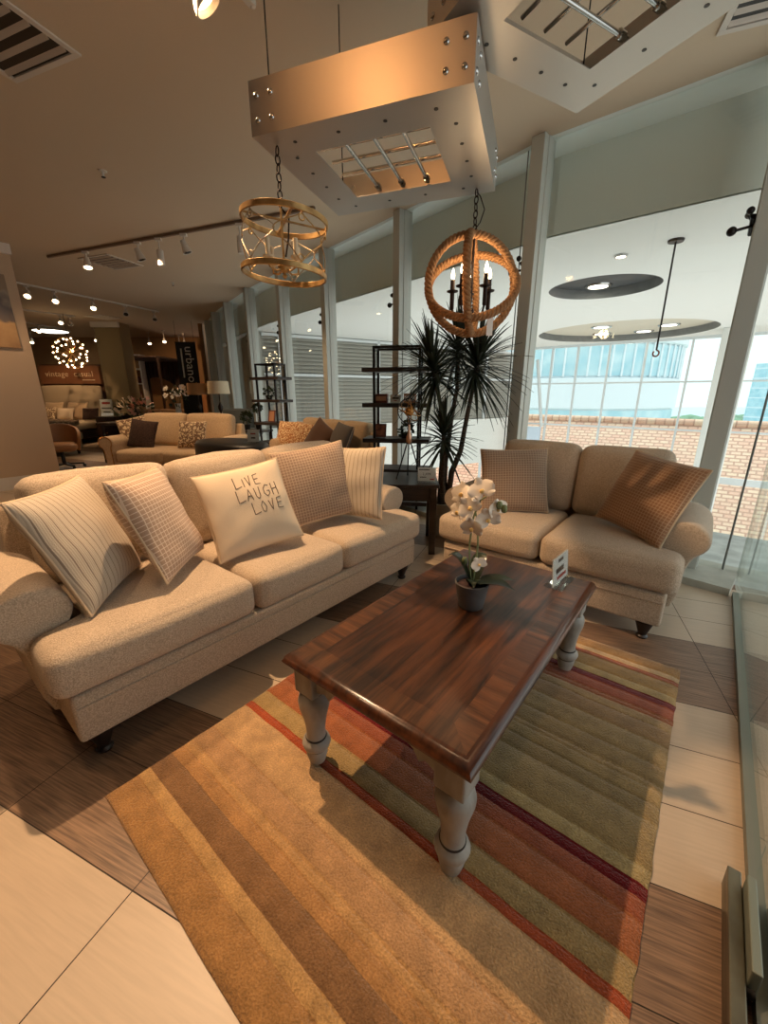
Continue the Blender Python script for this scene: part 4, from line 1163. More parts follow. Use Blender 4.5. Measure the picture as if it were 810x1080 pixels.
for k in range(2):
    a = PI/2*k + 0.4; q.bar(tilt @ Vector((-gr*math.cos(a), -gr*math.sin(a), g1)), tilt @ Vector((gr*math.cos(a), gr*math.sin(a), g1)), 0.012, 0.005)
q.build('crossbar', M_gold, gl)
q = MB(); q.tube([(0,0,0.0),(0,0,g1+0.05)], 0.005, 8); q.lathe([(0.004,-0.03),(0.012,-0.02),(0.006,-0.008),(0.022,0.0),(0.030,0.018),(0.018,0.03),(0.008,0.05)], 16, (0,0,0.01)); q.build('stem', M_gold, gl)
for k in range(4):
    a = PI/2*k + 0.9; x, y = 0.085*math.cos(a), 0.085*math.sin(a)
    q = MB(); q.tube([(0,0,0.025),(x*0.5,y*0.5,0.005),(x*0.95,y*0.95,0.015),(x,y,0.045)], 0.0045, 7); q.build('arm', M_gold, gl)
    q = MB(); q.lathe([(0.006,0.04),(0.022,0.05),(0.024,0.056),(0.011,0.058),(0.0105,0.125),(0.008,0.126)], 14, (x,y,0)); c = q.build('candle', M_candle, gl)
q = MB(); chain(q, (0,0,g1+0.05), (0,0,2.348-1.867), 0.036, 0.0032, 0.011); q.tube([(0.0,0,g1+0.05),(0.03,0.02,g1+0.02),(0.02,0.03,g1-0.06),(0.01,0.0,0.07)], 0.004, 6); q.build('chain', M_bronze, gl)

# ---- rope orb
ro = thing('rope_orb_chandelier', 'spherical rope wrapped chandelier with lit candle bulbs hanging near the palm', 'chandelier', (0.478, 2.449, 1.905), 0)
OR = 0.242
def rope_ring(Mx, r, rad=0.021):
    mb = MB(); n = 220; turns = 22
    for s in range(3):
        pts = []
        for k in range(n):
            a = 2*PI*k/n; tw = turns*a + s*2*PI/3
            rr = r + rad*0.55*math.cos(tw); z = rad*0.55*math.sin(tw)
            pts.append(Mx @ Vector((rr*math.cos(a), rr*math.sin(a), z)))
        mb.tube(pts, rad*0.55, 7, closed=True)
    return mb.build('rope_ring', M_rope, ro, angle=70)
rope_ring(Matrix.Rotation(R(8), 4, 'Z') @ Matrix.Rotation(R(90), 4, 'X'), OR)
rope_ring(Matrix.Rotation(R(-9), 4, 'X') @ Matrix.Rotation(R(72), 4, 'Z') @ Matrix.Rotation(R(90), 4, 'X'), OR-0.003)
rope_ring(Matrix.Rotation(R(-15), 4, 'Y') @ Matrix.Rotation(R(50), 4, 'X'), OR-0.006)
q = MB(); q.tube([(0,0,-OR+0.02),(0,0,OR)], 0.007, 8); q.lathe([(0.008,-0.03),(0.02,-0.02),(0.024,0.0),(0.02,0.02),(0.008,0.03)], 14, (0,0,-0.14)); q.build('stem', M_bronze, ro)
for k in range(5):
    a = 2*PI*k/5 + 0.25; x, y = 0.105*math.cos(a), 0.105*math.sin(a)
    q = MB(); q.tube([(0,0,-0.14),(x*0.4,y*0.4,-0.165),(x*0.85,y*0.85,-0.155),(x,y,-0.11)], 0.006, 7); q.build('arm', M_bronze, ro)
    q = MB(); q.lathe([(0.008,-0.115),(0.012,-0.11),(0.012,-0.03),(0.030,-0.024),(0.032,-0.018),(0.013,-0.015),(0.012,0.035),(0.009,0.037)], 14, (x,y,0)); c = q.build('candle', M_bronze, ro)
    q = MB(); q.lathe([(0.005,0.036),(0.009,0.046),(0.0105,0.056),(0.008,0.072),(0.004,0.086),(0.001,0.094)], 12, (x,y,0)); q.build('bulb', M_bulb, c)
pl_ = bpy.data.lights.new('candle_light', 'POINT'); pl_.energy = 3.5; pl_.color = (1.0,0.68,0.38); pl_.shadow_soft_size = 0.05
po_ = bpy.data.objects.new('candle_light', pl_); COL.objects.link(po_); po_.location = (0.478, 2.449, 1.99)
q = MB(); chain(q, (0,0,OR+0.01), (0,0,2.348-1.905), 0.036, 0.0034, 0.011); q.tube([(0,0,OR+0.02),(0.03,0.02,OR+0.06),(0.05,0.02,OR+0.12),(0.02,0.0,OR+0.17),(0,0,OR+0.19)], 0.003, 6); q.build('chain', M_bronze, ro)
q = MB(); q.box(-0.016, 0.016, -0.001, 0.001, -0.09, 0.0, M=Matrix.Translation((0.09, -0.10, -0.175))); q.build('price_tag', M_card, ro, smooth=False)

# ================================================================ ceiling fittings of the showroom
M_tw = mat('track_white', (214,206,194), rough=0.5)
M_spot = glow_mat('spot_glow', (1.0, 0.76, 0.46), 12)
M_lens = mat('dark_lens', (60,52,46), rough=0.2)
def track_head(label, loc, aim=(0.3,-0.4,-1), lit=True, cyl=False, group='track spots', drop=0.10):
    t = thing('track_spotlight', label, 'spotlight', loc, 0, group, 1.3)
    MB().box(-0.03, 0.03, -0.016, 0.016, -0.022, 0.0).build('adapter', M_tw, t, smooth=False)
    MB().tube([(0,0,-0.02),(0,0,-drop)], 0.008, 8).build('stem', M_tw, t)
    if cyl:
        MB().lathe([(0.030,-0.13),(0.031,-0.12),(0.031,0.0),(0.02,0.012)], 16, (0,0,-drop-0.005)).build('body', M_tw, t)
        return t
    fq = Vector(aim).normalized().to_track_quat('Z', 'Y').to_matrix().to_4x4()
    Mx = Matrix.Translation((0,0,-drop)) @ fq
    b = MB().lathe([(0.012,-0.05),(0.024,-0.045),(0.028,-0.01),(0.044,0.055),(0.046,0.062),(0.040,0.06),(0.034,0.05)], 18, M=Mx).build('body', M_tw, t)
    MB().lathe([(0.036,0.052),(0.030,0.060),(0.012,0.064),(0.002,0.065)], 16, M=Mx).build('bulb', M_spot if lit else M_lens, t)
    return t
def rail(label, p, q, m=M_tw):
    t = thing('track_rail', label, 'light track', (0,0,0), 0, 'ceiling light tracks')
    MB().bar(p, q, 0.035, 0.03).build('channel', m, t, smooth=False)
    e_ = MB()
    for s in (p, q): e_.ball(s, 0.02, 8, 6)
    e_.build('end_cap', m, t)
    return t
ZR = CZ - 0.016
M_trail = mat('track_brown', (120,98,78), rough=0.5)
rail('thin beige light track running towards the gold cage chandelier', (-4.85, 6.60, ZR), (-0.75, 5.02, ZR), M_trail)
rail('white light track with five spots above the far partition', (-6.66, 7.74, ZR), (-5.45, 10.66, ZR))
rail('short white light track further back at the left', (-8.55, 10.36, ZR), (-7.93, 11.28, ZR))
rail('shortest white light track, deepest at the left', (-9.98, 12.08, ZR), (-9.78, 13.2, ZR))
Z2 = CZ - 0.032
for (x, y), lit, cyl, lb_ in (((-4.12,6.32),1,0,'glowing spot at the left end of the beige track'), ((-3.19,5.96),0,0,'unlit spot on the beige track beside the ceiling vent'), ((-2.85,5.83),0,1,'white cylinder spot hanging mid way on the beige track'),
        ((-2.46,5.68),0,0,'white spot aimed straight down on the beige track'), ((-1.67,5.37),0,1,'white cylinder spot just left of the gold cage chandelier')):
    track_head(lb_, (x, y, Z2), lit=lit, cyl=cyl, aim=(0.15,-0.25,-1) if lit else (0.25,0.1,-0.8))
for (x, y), lit, lb_ in (((-6.5,8.14),1,'glowing spot nearest the partition on the white track'), ((-6.32,8.56),1,'second glowing spot from the partition on the white track'), ((-6.05,9.22),1,'glowing spot in the middle of the white track'),
        ((-5.78,9.88),0,'unlit spot fourth along the white track'), ((-5.5,10.54),0,'unlit spot at the far end of the white track')):
    track_head(lb_, (x, y, Z2), lit=lit, aim=(0.3,-0.6,-0.8))
track_head('glowing spot on the short track at the back left', (-8.11, 11.01, Z2), aim=(0.3,-0.6,-0.8))
track_head('unlit spot at the end of the short track at the back left', (-8.0, 11.18, Z2), lit=0)
track_head('glowing spot on the deepest track at the left', (-9.89, 12.5, Z2), aim=(0.3,-0.6,-0.8))
# the near head (an unseen spot lights the table), on its own rail near the top of the picture
rail('white light track cut off by the top of the picture', W(-2.20, 1.665, ZR), W(-2.05, 0.9, ZR))
th_ = thing('track_spotlight', 'large lit black and white spot at the top edge of the picture', 'spotlight', (SPOT_A.x, SPOT_A.y, SPOT_A.z), 0, 'track spots')
fq = (SPOT_A_AIM - SPOT_A).normalized().to_track_quat('Z', 'Y').to_matrix().to_4x4()
MB().lathe([(0.02,-0.15),(0.034,-0.145),(0.040,-0.05),(0.042,-0.04)], 20, M=fq).build('body', M_black, th_)
MB().lathe([(0.043,-0.05),(0.056,-0.03),(0.060,-0.012),(0.054,-0.010),(0.046,-0.03)], 20, M=fq).build('reflector_rim', M_tw, th_)
MB().lathe([(0.046,-0.034),(0.044,-0.03)], 20, M=fq).build('bulb', M_spot, th_)
MB().tube([fq @ Vector((0,0,-0.13)), fq @ Vector((0,0,-0.13)) + Vector((0,0,CZ-0.002-SPOT_A.z-(fq @ Vector((0,0,-0.13))).z))], 0.009, 8).build('stem', M_tw, th_)
FAR = [(-11.3,13.9),(-13.2,13.6),(-14.6,13.9),(-9.3,14.6),(-8.9,13.4),(-9.6,14.9),(-7.7,14.2),(-6.95,13.7),(-6.6,14.3),(-7.0,14.8),(-10.4,9.9),(-12.2,11.2)]
for x, y in FAR:
    track_head('small glowing spot on the dim ceiling deep in the shop', (x, y, CZ-0.001), aim=(0.3,-0.5,-0.8), group='spots deep in the shop', drop=0.22)
def vent(label, x, y, rot, s, s2=None, n=6):
    s2 = s2 or s
    t = thing('ceiling_vent', label, 'air vent', (x, y, CZ), rot, 'ceiling air vents')
    f = MB(); w = 0.035
    f.box(-s/2, s/2, -s2/2, -s2/2+w, -0.012, -0.001).box(-s/2, s/2, s2/2-w, s2/2, -0.012, -0.001).box(-s/2, -s/2+w, -s2/2+w, s2/2-w, -0.012, -0.001).box(s/2-w, s/2, -s2/2+w, s2/2-w, -0.012, -0.001)
    f.build('frame', M_tw, t, bevel=0.002, smooth=False)
    MB().box(-s/2+w, s/2-w, -s2/2+w, s2/2-w, -0.003, -0.001).build('duct', M_black, t, smooth=False)
    sl_ = MB()
    for k in range(n):
        y_ = -s2/2 + w + (s2-2*w)*(k+0.5)/n
        sl_.bar((-s/2+w, y_, -0.008), (s/2-w, y_, -0.008), (s2-2*w)/n*0.42, 0.003, up=(0, 0.6, 0.7))
    sl_.build('slats', M_tw, t, smooth=False)
vent('square ceiling vent in the top left corner of the picture', -2.168, 2.841, R(-20.7), 0.61)
vent('ceiling vent at the top right beside the higher steel box', 1.97, 2.60, R(-20.7), 0.44, 0.44, 5)
vent('ceiling vent behind the beige track', -4.12, 6.89, R(-20), 0.6)
vent('small far ceiling vent beyond the white track', -7.3, 11.45, R(-22), 0.6)
for (x, y), lb_ in (((-2.517,4.303),'sprinkler head on the bare ceiling near the front'), ((-3.796,8.073),'sprinkler head on the ceiling behind the gold cage chandelier')):
    t = thing('sprinkler_head', lb_, 'sprinkler', (x, y, CZ), 0)
    MB().lathe([(0.008,-0.045),(0.010,-0.04),(0.010,-0.012),(0.036,-0.006),(0.038,-0.001)], 16).build('body', M_tw, t)
    MB().lathe([(0.018,-0.052),(0.018,-0.048)], 12).build('deflector', M_dark, t)

# ================================================================ tall dracaena by the glass
M_trunk = mat('dracaena_trunk', (92,76,60), rough=0.9, rgb2=(60,48,40), scale=30, stretch=(1,1,3), bump=0.4, bscale=60)
M_blade = mat('dracaena_blade', (46,54,34), rough=0.6, rgb2=(26,34,20), scale=6)
dr = thing('dracaena', 'tall multi-trunk dracaena with spiky crowns in a pale pot by the glass', 'plant', (0.60, 3.78, 0.0), 0)
MB().lathe([(0.125,0.001),(0.135,0.01),(0.165,0.30),(0.172,0.335),(0.160,0.34),(0.150,0.30)], 32).build('pot', mat('pale_grey_planter', (176,170,160), rough=0.7, var=0.06, scale=12, bump=0.1, bscale=60), dr)
MB().lathe([(0.155,0.27),(0.155,0.305)], 24).build('soil', mat('potting_moss', (58,62,36), 0.95, var=0.5, scale=40, bump=0.8, bscale=50), dr)
def blade_crown(c, axis, count, L_, seed, spread=(15, 120)):
    rnd = random.Random(seed); mb = MB(); c = Vector(c); ax = Vector(axis).normalized()
    fq = ax.to_track_quat('Z', 'Y').to_matrix()
    for i in range(count):
        f = i/count; th = R(spread[0] + (spread[1]-spread[0])*f + rnd.uniform(-9, 9)); ph = i*2.399 + rnd.uniform(-.2, .2)
        ln_ = L_*rnd.uniform(0.75, 1.12); w = rnd.uniform(0.010, 0.016)
        d = fq @ Vector((math.sin(th)*math.cos(ph), math.sin(th)*math.sin(ph), math.cos(th)))
        side = d.cross(Vector((0,0,1))); side = side.normalized() if side.length > 1e-3 else Vector((1,0,0))
        base = c - ax*0.16*f
        n = 6; vs = []
        for k in range(n+1):
            g = k/n; p = base + d*ln_*g + Vector((0,0,-0.24*ln_*g*g*(0.35+math.sin(th))))
            ww = w*(0.7+0.5*g)*(1-g**3)+0.0008
            nr = side.cross(d).normalized()
            vs += [p - side*ww + nr*0.003, p - nr*0.003*(1-g), p + side*ww + nr*0.003]
        fs = []
        for k in range(n):
            for s in (0, 1):
                a = k*3+s; fs.append((a, a+1, a+4, a+3))
        mb.add(vs, fs)
    return mb
def trunk(pts, r):
    return MB().tube(pts, r, 9).build('trunk', M_trunk, dr, angle=60)
trunk([(-0.06,-0.02,0.29),(-0.055,-0.01,0.60),(-0.04,0.0,0.95),(-0.09,-0.02,1.25),(-0.17,-0.05,1.55)], [0.028,0.026,0.022,0.019,0.017])
trunk([(0.02,0.02,0.29),(0.05,0.02,0.62),(0.12,0.0,0.82),(0.16,-0.02,1.15),(0.22,-0.05,1.58)], [0.030,0.028,0.024,0.021,0.017])
trunk([(-0.01,0.05,0.29),(-0.01,0.05,0.70),(0.03,0.06,1.10),(0.07,0.06,1.40),(0.06,0.08,1.72)], [0.028,0.025,0.021,0.019,0.016])
trunk([(-0.035,-0.05,0.29),(-0.045,-0.05,0.62),(-0.055,-0.07,0.98)], [0.026,0.022,0.016])
for c, ax, cnt, L_, sd_, spd in (((-0.18,-0.05,1.60),(-0.25,-0.1,1),130,0.44,11,(5,125)), ((0.23,-0.05,1.64),(0.25,-0.1,1),140,0.47,12,(5,125)), ((0.06,0.08,1.78),(0.0,0.1,1),110,0.42,13,(5,115)), ((-0.055,-0.07,1.02),(0.0,-0.2,1),90,0.36,14,(5,120))):
    blade_crown(c, ax, cnt, L_, sd_, spd).build('foliage', M_blade, dr, angle=60)
# ================================================================ deeper in the shop
M_shelf = wood_mat('charcoal_wood', (38,32,30), (58,48,44), 'X', rough=0.5)
def etagere(label, loc, rot, w=0.74, d=0.34):
    t = thing('etagere', label, 'shelf', loc, rot, 'open display shelves')
    iw = w*0.33
    for sx in (-1, 1):
        q = MB()
        for sy in (-1, 1): q.bar((sx*iw, sy*d*0.36, 0.001), (sx*iw, sy*d*0.36, 1.82), 0.026)
        q.bar((sx*iw, -d*0.36, 1.808), (sx*iw, d*0.36, 1.808), 0.026)
        q.build('upright_frame', M_dark, t, smooth=False)
    q = MB()
    for sy in (-1, 1): q.bar((-iw, sy*d*0.36, 1.808), (iw, sy*d*0.36, 1.808), 0.026)
    q.build('top_rail', M_dark, t, smooth=False)
    for z in (1.605, 1.24, 0.86, 0.52, 0.15):
        MB().box(-w/2, w/2, -d/2, d/2, z-0.045, z).build('shelf', M_shelf, t, bevel=0.003, smooth=False)
    return t
E1 = (0.155, 4.62, 0); R1 = R(-10)
etagere('dark open shelf beside the palm, with small boxes and a plant on it', E1, R1)
E2 = (-1.93, 7.2, 0); R2 = R(-30)
etagere('dark open shelf in the distance, below the gold cage chandelier', E2, R2, 0.64, 0.34)
def on(E, rot, x, y, z):
    c, s = math.cos(rot), math.sin(rot)
    return (E[0]+x*c-y*s, E[1]+x*s+y*c, z)
def small_box(name, label, cat, loc, rot, w, d, h, m, band=None):
    t = thing(name, label, cat, loc, rot)
    MB().box(-w/2, w/2, -d/2, d/2, 0.0, h).build('carton', m, t, bevel=0.003, smooth=False)
    if band: MB().box(-w/2+0.008, w/2-0.008, -d/2-0.0016, -d/2-0.0002, h*0.25, h*0.75).build('label_band', band, t, smooth=False)
    return t
M_box1 = mat('maroon_card', (98,54,44), rough=0.7); M_box2 = mat('tan_card', (178,128,96), rough=0.7)
small_box('gift_box', 'maroon box on the second shelf of the near open shelf', 'box', on(E1, R1, -0.17, -0.06, 1.241), R1, 0.13, 0.10, 0.095, M_box1, M_box2)
small_box('gift_box', 'tan box at the right on the second shelf of the near open shelf', 'box', on(E1, R1, 0.14, -0.04, 1.241), R1, 0.13, 0.10, 0.10, M_box2, M_card)
sign_holder('white card in an acrylic stand between two boxes on the near open shelf', on(E1, R1, -0.015, -0.09, 1.241), R1, 0.115, 0.08, [('_____', 0.026, 0, 0.044, M_prn), ('____', 0.014, 0.0, 0.018, M_red)], tilt=6, base=0.06)
def frame_thing(name, label, cat, loc, rot, w, h, m_frame, m_art, lean=12, mat_w=0.0):
    t = thing(name, label, cat, loc, rot)
    Mx = Matrix.Translation((0,0,0.004)) @ Matrix.Rotation(R(-lean), 4, 'X'); b = min(0.02, w*0.12)
    f = MB()
    f.box(-w/2, w/2, -0.010, 0.008, 0, b, M=Mx).box(-w/2, w/2, -0.010, 0.008, h-b, h, M=Mx).box(-w/2, -w/2+b, -0.010, 0.008, b, h-b, M=Mx).box(w/2-b, w/2, -0.010, 0.008, b, h-b, M=Mx)
    f.build('frame', m_frame, t, smooth=False)
    MB().box(-w/2+b, w/2-b, -0.004, 0.004, b, h-b, M=Mx).build('picture', m_art, t, smooth=False)
    return t
M_art1 = mat('warm_abstract_print', (196,120,80), rough=0.6, rgb2=(90,54,44), scale=16)
frame_thing('picture_frame', 'small brown picture leaning on the third shelf of the near open shelf', 'picture frame', on(E1, R1, -0.20, -0.05, 0.861), R1, 0.15, 0.15, M_box1, M_art1)
def bushy(parent, c, r, n, lw, seed, m, name='foliage', up=0.3):
    rnd = random.Random(seed); mb = MB(); c = Vector(c)
    for i in range(n):
        d = Vector((rnd.gauss(0,1), rnd.gauss(0,1), rnd.gauss(0,1)+up)).normalized(); p = c + d*r*rnd.uniform(0.35, 1.0)
        s = d.cross(Vector((rnd.random(), rnd.random(), rnd.random()))).normalized()*lw*rnd.uniform(.6, 1.2); l = d*lw*1.8
        q = d.orthogonal()*0.002
        mb.add([p - s*0.2, p + l*0.5 - s, p + l, p + l*0.5 + s, p + l*0.5 + q], [(0,1,4),(1,2,4),(2,3,4),(3,0,4),(0,3,2,1)])
    return mb.build(name, m, parent, smooth=False)
M_green = mat('dark_green_leaf', (50,62,38), rough=0.7, var=0.3, scale=20)
def small_plant(label, loc, r, h, seed):
    t = thing('potted_plant', label, 'plant', loc, 0)
    MB().lathe([(r*0.5,0.0),(r*0.7,h*0.35),(r*0.72,h*0.4),(r*0.6,h*0.38)], 16).build('pot', M_black, t)
    bushy(t, (0,0,h*0.62), r, 70, r*0.28, seed, M_green)
    return t
small_plant('small dark plant on the third shelf of the near open shelf', on(E1, R1, 0.10, -0.06, 0.861), 0.085, 0.16, 3)
small_plant('small dark plant on the second shelf of the distant open shelf', on(E2, R2, -0.03, -0.04, 1.241), 0.09, 0.17, 4)
frame_thing('picture_frame', 'small brown photo frame on the third shelf of the distant open shelf', 'picture frame', on(E2, R2, 0.02, -0.08, 0.861), R2, 0.15, 0.20, M_box1, M_box2)

# ---- beige loveseat with nailheads, second sofa along the glass, black ottoman
bg1 = make_sofa('nailhead_loveseat', 'beige loveseat with nailhead scroll arms in the background behind the long sofa', 1.98, 2, (-3.36, 6.02, 0), R(-9), M_fab_dim, depth=1.0, back_h=1.0, nail=M_brass, seed=31, wrap=False)
bg2 = make_sofa('tan_sofa', 'tan sofa along the glass in the background, seen from its end', 2.05, 3, W(-4.42, 3.40), ANG - R(10.7), M_fab_dim, depth=0.86, back_h=0.95, seed=41)
M_fur = mat('dark_brown_fur', (74,52,42), rough=1.0, rgb2=(48,34,28), scale=50, bump=0.9, bscale=160)
M_flor = floral_mat('scroll_print_cloth', (214,192,154), (120,92,70), 20)
M_flor2 = floral_mat('rosette_print_cloth', (240,214,168), (176,112,64), 26)
BG = 'background throw pillows'
make_pillow('throw_pillow', 'dark brown fur pillow on the left seat of the nailhead loveseat', 'pillow', 0.44, 0.44, 0.15, M_fur, (-3.83, 6.46, 0.725), (-0.35, 0.12, -0.1), BG, n=14, seed=8, pipe=M_fur)
make_pillow('throw_pillow', 'scroll patterned pillow on the right seat of the nailhead loveseat', 'pillow', 0.44, 0.42, 0.15, M_flor, (-2.98, 6.32, 0.725), (-0.35, 0.0, -0.05), BG, n=14, seed=9)
make_pillow('throw_pillow', 'scroll patterned pillow peeking out behind the brown fur pillow', 'pillow', 0.42, 0.42, 0.14, M_flor, (-4.06, 6.62, 0.76), (-0.30, -0.2, 0.35), BG, n=14, seed=10)
make_pillow('throw_pillow', 'rosette patterned pillow at the far end of the tan sofa', 'pillow', 0.44, 0.42, 0.14, M_flor2, W(-5.12, 3.98, 0.73), (-0.4, 0.0, ANG + 0.2), BG, n=14, seed=11)
make_pillow('throw_pillow', 'second rosette patterned pillow, right of the first on the tan sofa', 'pillow', 0.46, 0.42, 0.14, M_flor2, W(-4.70, 3.90, 0.73), (-0.4, 0.05, ANG - 0.1), BG, n=14, seed=12)
make_pillow('throw_pillow', 'brown pillow tipped on its corner on the tan sofa', 'pillow', 0.42, 0.42, 0.14, mat('brown_velvet', (96,66,46), 0.9, sheen=0.4), W(-4.22, 3.82, 0.76), (-0.4, 0.5, ANG - 0.1), BG, n=14, seed=13)
make_pillow('throw_pillow', 'grey pillow at the near end of the tan sofa', 'pillow', 0.44, 0.44, 0.16, mat('dark_grey_cloth', (104,98,92), 0.9, bump=0.3, bscale=160), W(-3.72, 3.72, 0.76), (-0.35, 0.1, ANG - 0.35), BG, n=14, seed=14)
ot = thing('oval_ottoman', 'black oval upholstered ottoman behind the long sofa', 'ottoman', (-1.98, 5.24, 0), R(-38))
def ell(rx, ry, n=40): return [(rx*math.cos(2*PI*k/n), ry*math.sin(2*PI*k/n)) for k in range(n)]
MB().prism(ell(0.66, 0.36), 'z', 0.10, 0.76, rings=[(0.10,0.96),(0.12,1.0),(0.66,1.0),(0.705,0.985),(0.735,0.94),(0.75,0.85),(0.756,0.5)]).build('seat', mat('black_leather', (30,27,26), rough=0.38, bump=0.1, bscale=50), ot)
for x in (-0.4, 0.4):
    for y in (-0.18, 0.18): MB().lathe([(0.02,0.001),(0.03,0.10)], 12, (x, y, 0)).build('leg', M_leg, ot)
sign_holder('white price card on top of the black oval ottoman', (-1.62, 5.02, 0.757), R(-10), 0.15, 0.15, [('____', 0.03, 0, 0.10, M_red), ('___', 0.034, 0, 0.05, M_prn)], tilt=5, base=0.07)

# ---- behind the loveseat: grey armchair, console with lamps, lilies and topiaries
M_bluegrey = mat('blue_grey_cloth', (116,124,124), rough=0.95, bump=0.2, bscale=140)
make_sofa('grey_armchair', 'blue grey armchair behind the nailhead loveseat', 1.15, 1, (-3.35, 8.0, 0), R(-20), M_bluegrey, depth=0.9, back_h=1.0, seed=51)
make_pillow('throw_pillow', 'long blue grey pillow on the grey armchair', 'pillow', 0.55, 0.28, 0.13, M_bluegrey, (-3.27, 8.31, 0.72), (-0.3, 0.0, -0.35), BG, n=14, seed=15)
cs = thing('console_table', 'dark console table carrying two drum lamps and lilies', 'table', (-4.1, 9.45, 0), R(-8))
MB().box(-0.85, 0.85, -0.22, 0.22, 0.82, 0.86).build('tabletop', M_esp, cs, bevel=0.004, smooth=False)
MB().box(-0.80, 0.80, -0.19, 0.19, 0.68, 0.82).build('apron', M_esp, cs, smooth=False)
for x in (-0.78, 0.78):
    for y in (-0.17, 0.17): MB().box(x-0.03, x+0.03, y-0.03, y+0.03, 0.001, 0.68).build('leg', M_esp, cs, smooth=False)
def drum_lamp(label, loc, r, h, m_shade, total):
    t = thing('table_lamp', label, 'lamp', loc, 0, 'drum table lamps')
    MB().lathe([(0.07,0.0),(0.075,0.015),(0.03,0.03),(0.02,0.06),(0.05,0.14),(0.055,0.2),(0.02,0.27),(0.012,0.30),(0.012,total-h*0.5)], 20).build('base', M_esp, t)
    s = MB(); n = 32; z0 = total-h
    vs = [(rr*math.cos(2*PI*k/n), rr*math.sin(2*PI*k/n), z) for rr, z in ((r, z0), (r*0.94, total), (r*0.94-0.006, total), (r-0.006, z0)) for k in range(n)]
    s.add(vs, [(i*n+k, i*n+(k+1) % n, ((i+1) % 4)*n+(k+1) % n, ((i+1) % 4)*n+k) for i in range(4) for k in range(n)])
    s.build('lamp_shade', m_shade, t)
    q = MB(); q.tube([(-r*0.93,0,total-0.03),(r*0.93,0,total-0.03)], 0.004, 6); q.tube([(0,0,total-h*0.6),(0,0,total)], 0.005, 6); q.ball((0,0,total+0.01), 0.012, 8, 6); q.build('harp', M_brass, t)
    return t
drum_lamp('table lamp with a cream drum shade, unlit, on the console', (-3.70, 9.38, 0.861), 0.235, 0.27, mat('cream_shade', (226,208,176), 0.9), 0.74)
drum_lamp('table lamp with a tan drum shade left of the cream one', (-4.22, 9.48, 0.861), 0.22, 0.25, mat('tan_shade', (150,112,72), 0.9), 0.70)
M_lily = mat('lily_white', (240,232,214), rough=0.6)
vf = thing('flower_vase', 'white lilies in a glass vase beside the tan drum lamp', 'flowers', (-4.72, 9.50, 0.861), 0)
MB().lathe([(0.06,0.0),(0.065,0.02),(0.055,0.18),(0.07,0.26),(0.066,0.26),(0.05,0.18),(0.055,0.03)], 18).build('vase', mat('pale_vase', (206,206,198), 0.3), vf)
q = MB(); rnd = random.Random(5)
for k in range(12):
    a = rnd.uniform(0, 2*PI); r_ = rnd.uniform(0.05, 0.26); z = rnd.uniform(0.42, 0.62)
    q.tube([(0,0,0.1),(r_*0.4*math.cos(a), r_*0.4*math.sin(a), 0.34),(r_*math.cos(a), r_*math.sin(a), z)], 0.004, 5)
q.build('stems', M_green, vf); rnd = random.Random(5)
for k in range(12):
    a = rnd.uniform(0, 2*PI); r_ = rnd.uniform(0.05, 0.26); z = rnd.uniform(0.42, 0.62)
    bloom(vf, (r_*math.cos(a), r_*math.sin(a), z), (math.cos(a)*0.6, math.sin(a)*0.4-0.6, 0.5), 0.15, k)
bushy(vf, (0,0,0.42), 0.24, 60, 0.05, 9, M_green)
for q_, (x, y) in enumerate(((-5.25, 8.45), (-4.78, 8.15))):
    t = thing('flower_arrangement', ('mixed pale flowers in a dark bowl left of the lilies', 'low pink and white flowers in a dark bowl in front of the lilies')[q_], 'flowers', (x, y, 0.79), 0)
    MB().lathe([(0.05,0.0),(0.11,0.06),(0.12,0.12),(0.10,0.11)], 18).build('bowl', M_black, t)
    bushy(t, (0,0,0.22), 0.2, 60, 0.05, 20+q_, M_green); bushy(t, (0,0,0.26), 0.2, 50, 0.05, 30+q_, (mat('pale_bloom', (226,206,176), 0.7), mat('pink_bloom', (214,160,140), 0.7))[q_], 'blossoms')
dt = thing('dining_table', 'dark table with flower bowls behind the nailhead loveseat', 'table', (-5.0, 8.30, 0), R(-8))
MB().box(-0.62, 0.42, -0.36, 0.36, 0.745, 0.788).build('tabletop', M_esp, dt, bevel=0.005, smooth=False)
for x in (-0.55, 0.35):
    for y in (-0.3, 0.3): MB().box(x-0.035, x+0.035, y-0.035, y+0.035, 0.001, 0.745).build('leg', M_esp, dt, smooth=False)
st2 = thing('end_table', 'small dark end table with two topiary balls near the distant shelf', 'table', (-2.42, 7.62, 0), R(-25))
MB().box(-0.24, 0.24, -0.24, 0.24, 0.65, 0.69).build('tabletop', M_esp, st2, bevel=0.004, smooth=False)
for x in (-0.2, 0.2):
    for y in (-0.2, 0.2): MB().box(x-0.02, x+0.02, y-0.02, y+0.02, 0.001, 0.65).build('leg', M_esp, st2, smooth=False)
def topiary(label, loc, r, h, seed):
    t = thing('topiary', label, 'plant', loc, 0)
    MB().lathe([(0.045,0.0),(0.06,0.09),(0.064,0.10),(0.05,0.095)], 16).build('pot', M_black, t)
    MB().tube([(0,0,0.08),(0,0,h)], 0.008, 7).build('stem', M_trunk, t)
    o = bushy(t, (0,0,h), r, 220, 0.022, seed, M_green, 'ball')
    return t
topiary('shorter topiary ball on the small dark end table', (-2.52, 7.55, 0.691), 0.105, 0.23, 61)
topiary('taller topiary ball right of the shorter one', (-2.36, 7.70, 0.691), 0.08, 0.39, 62)

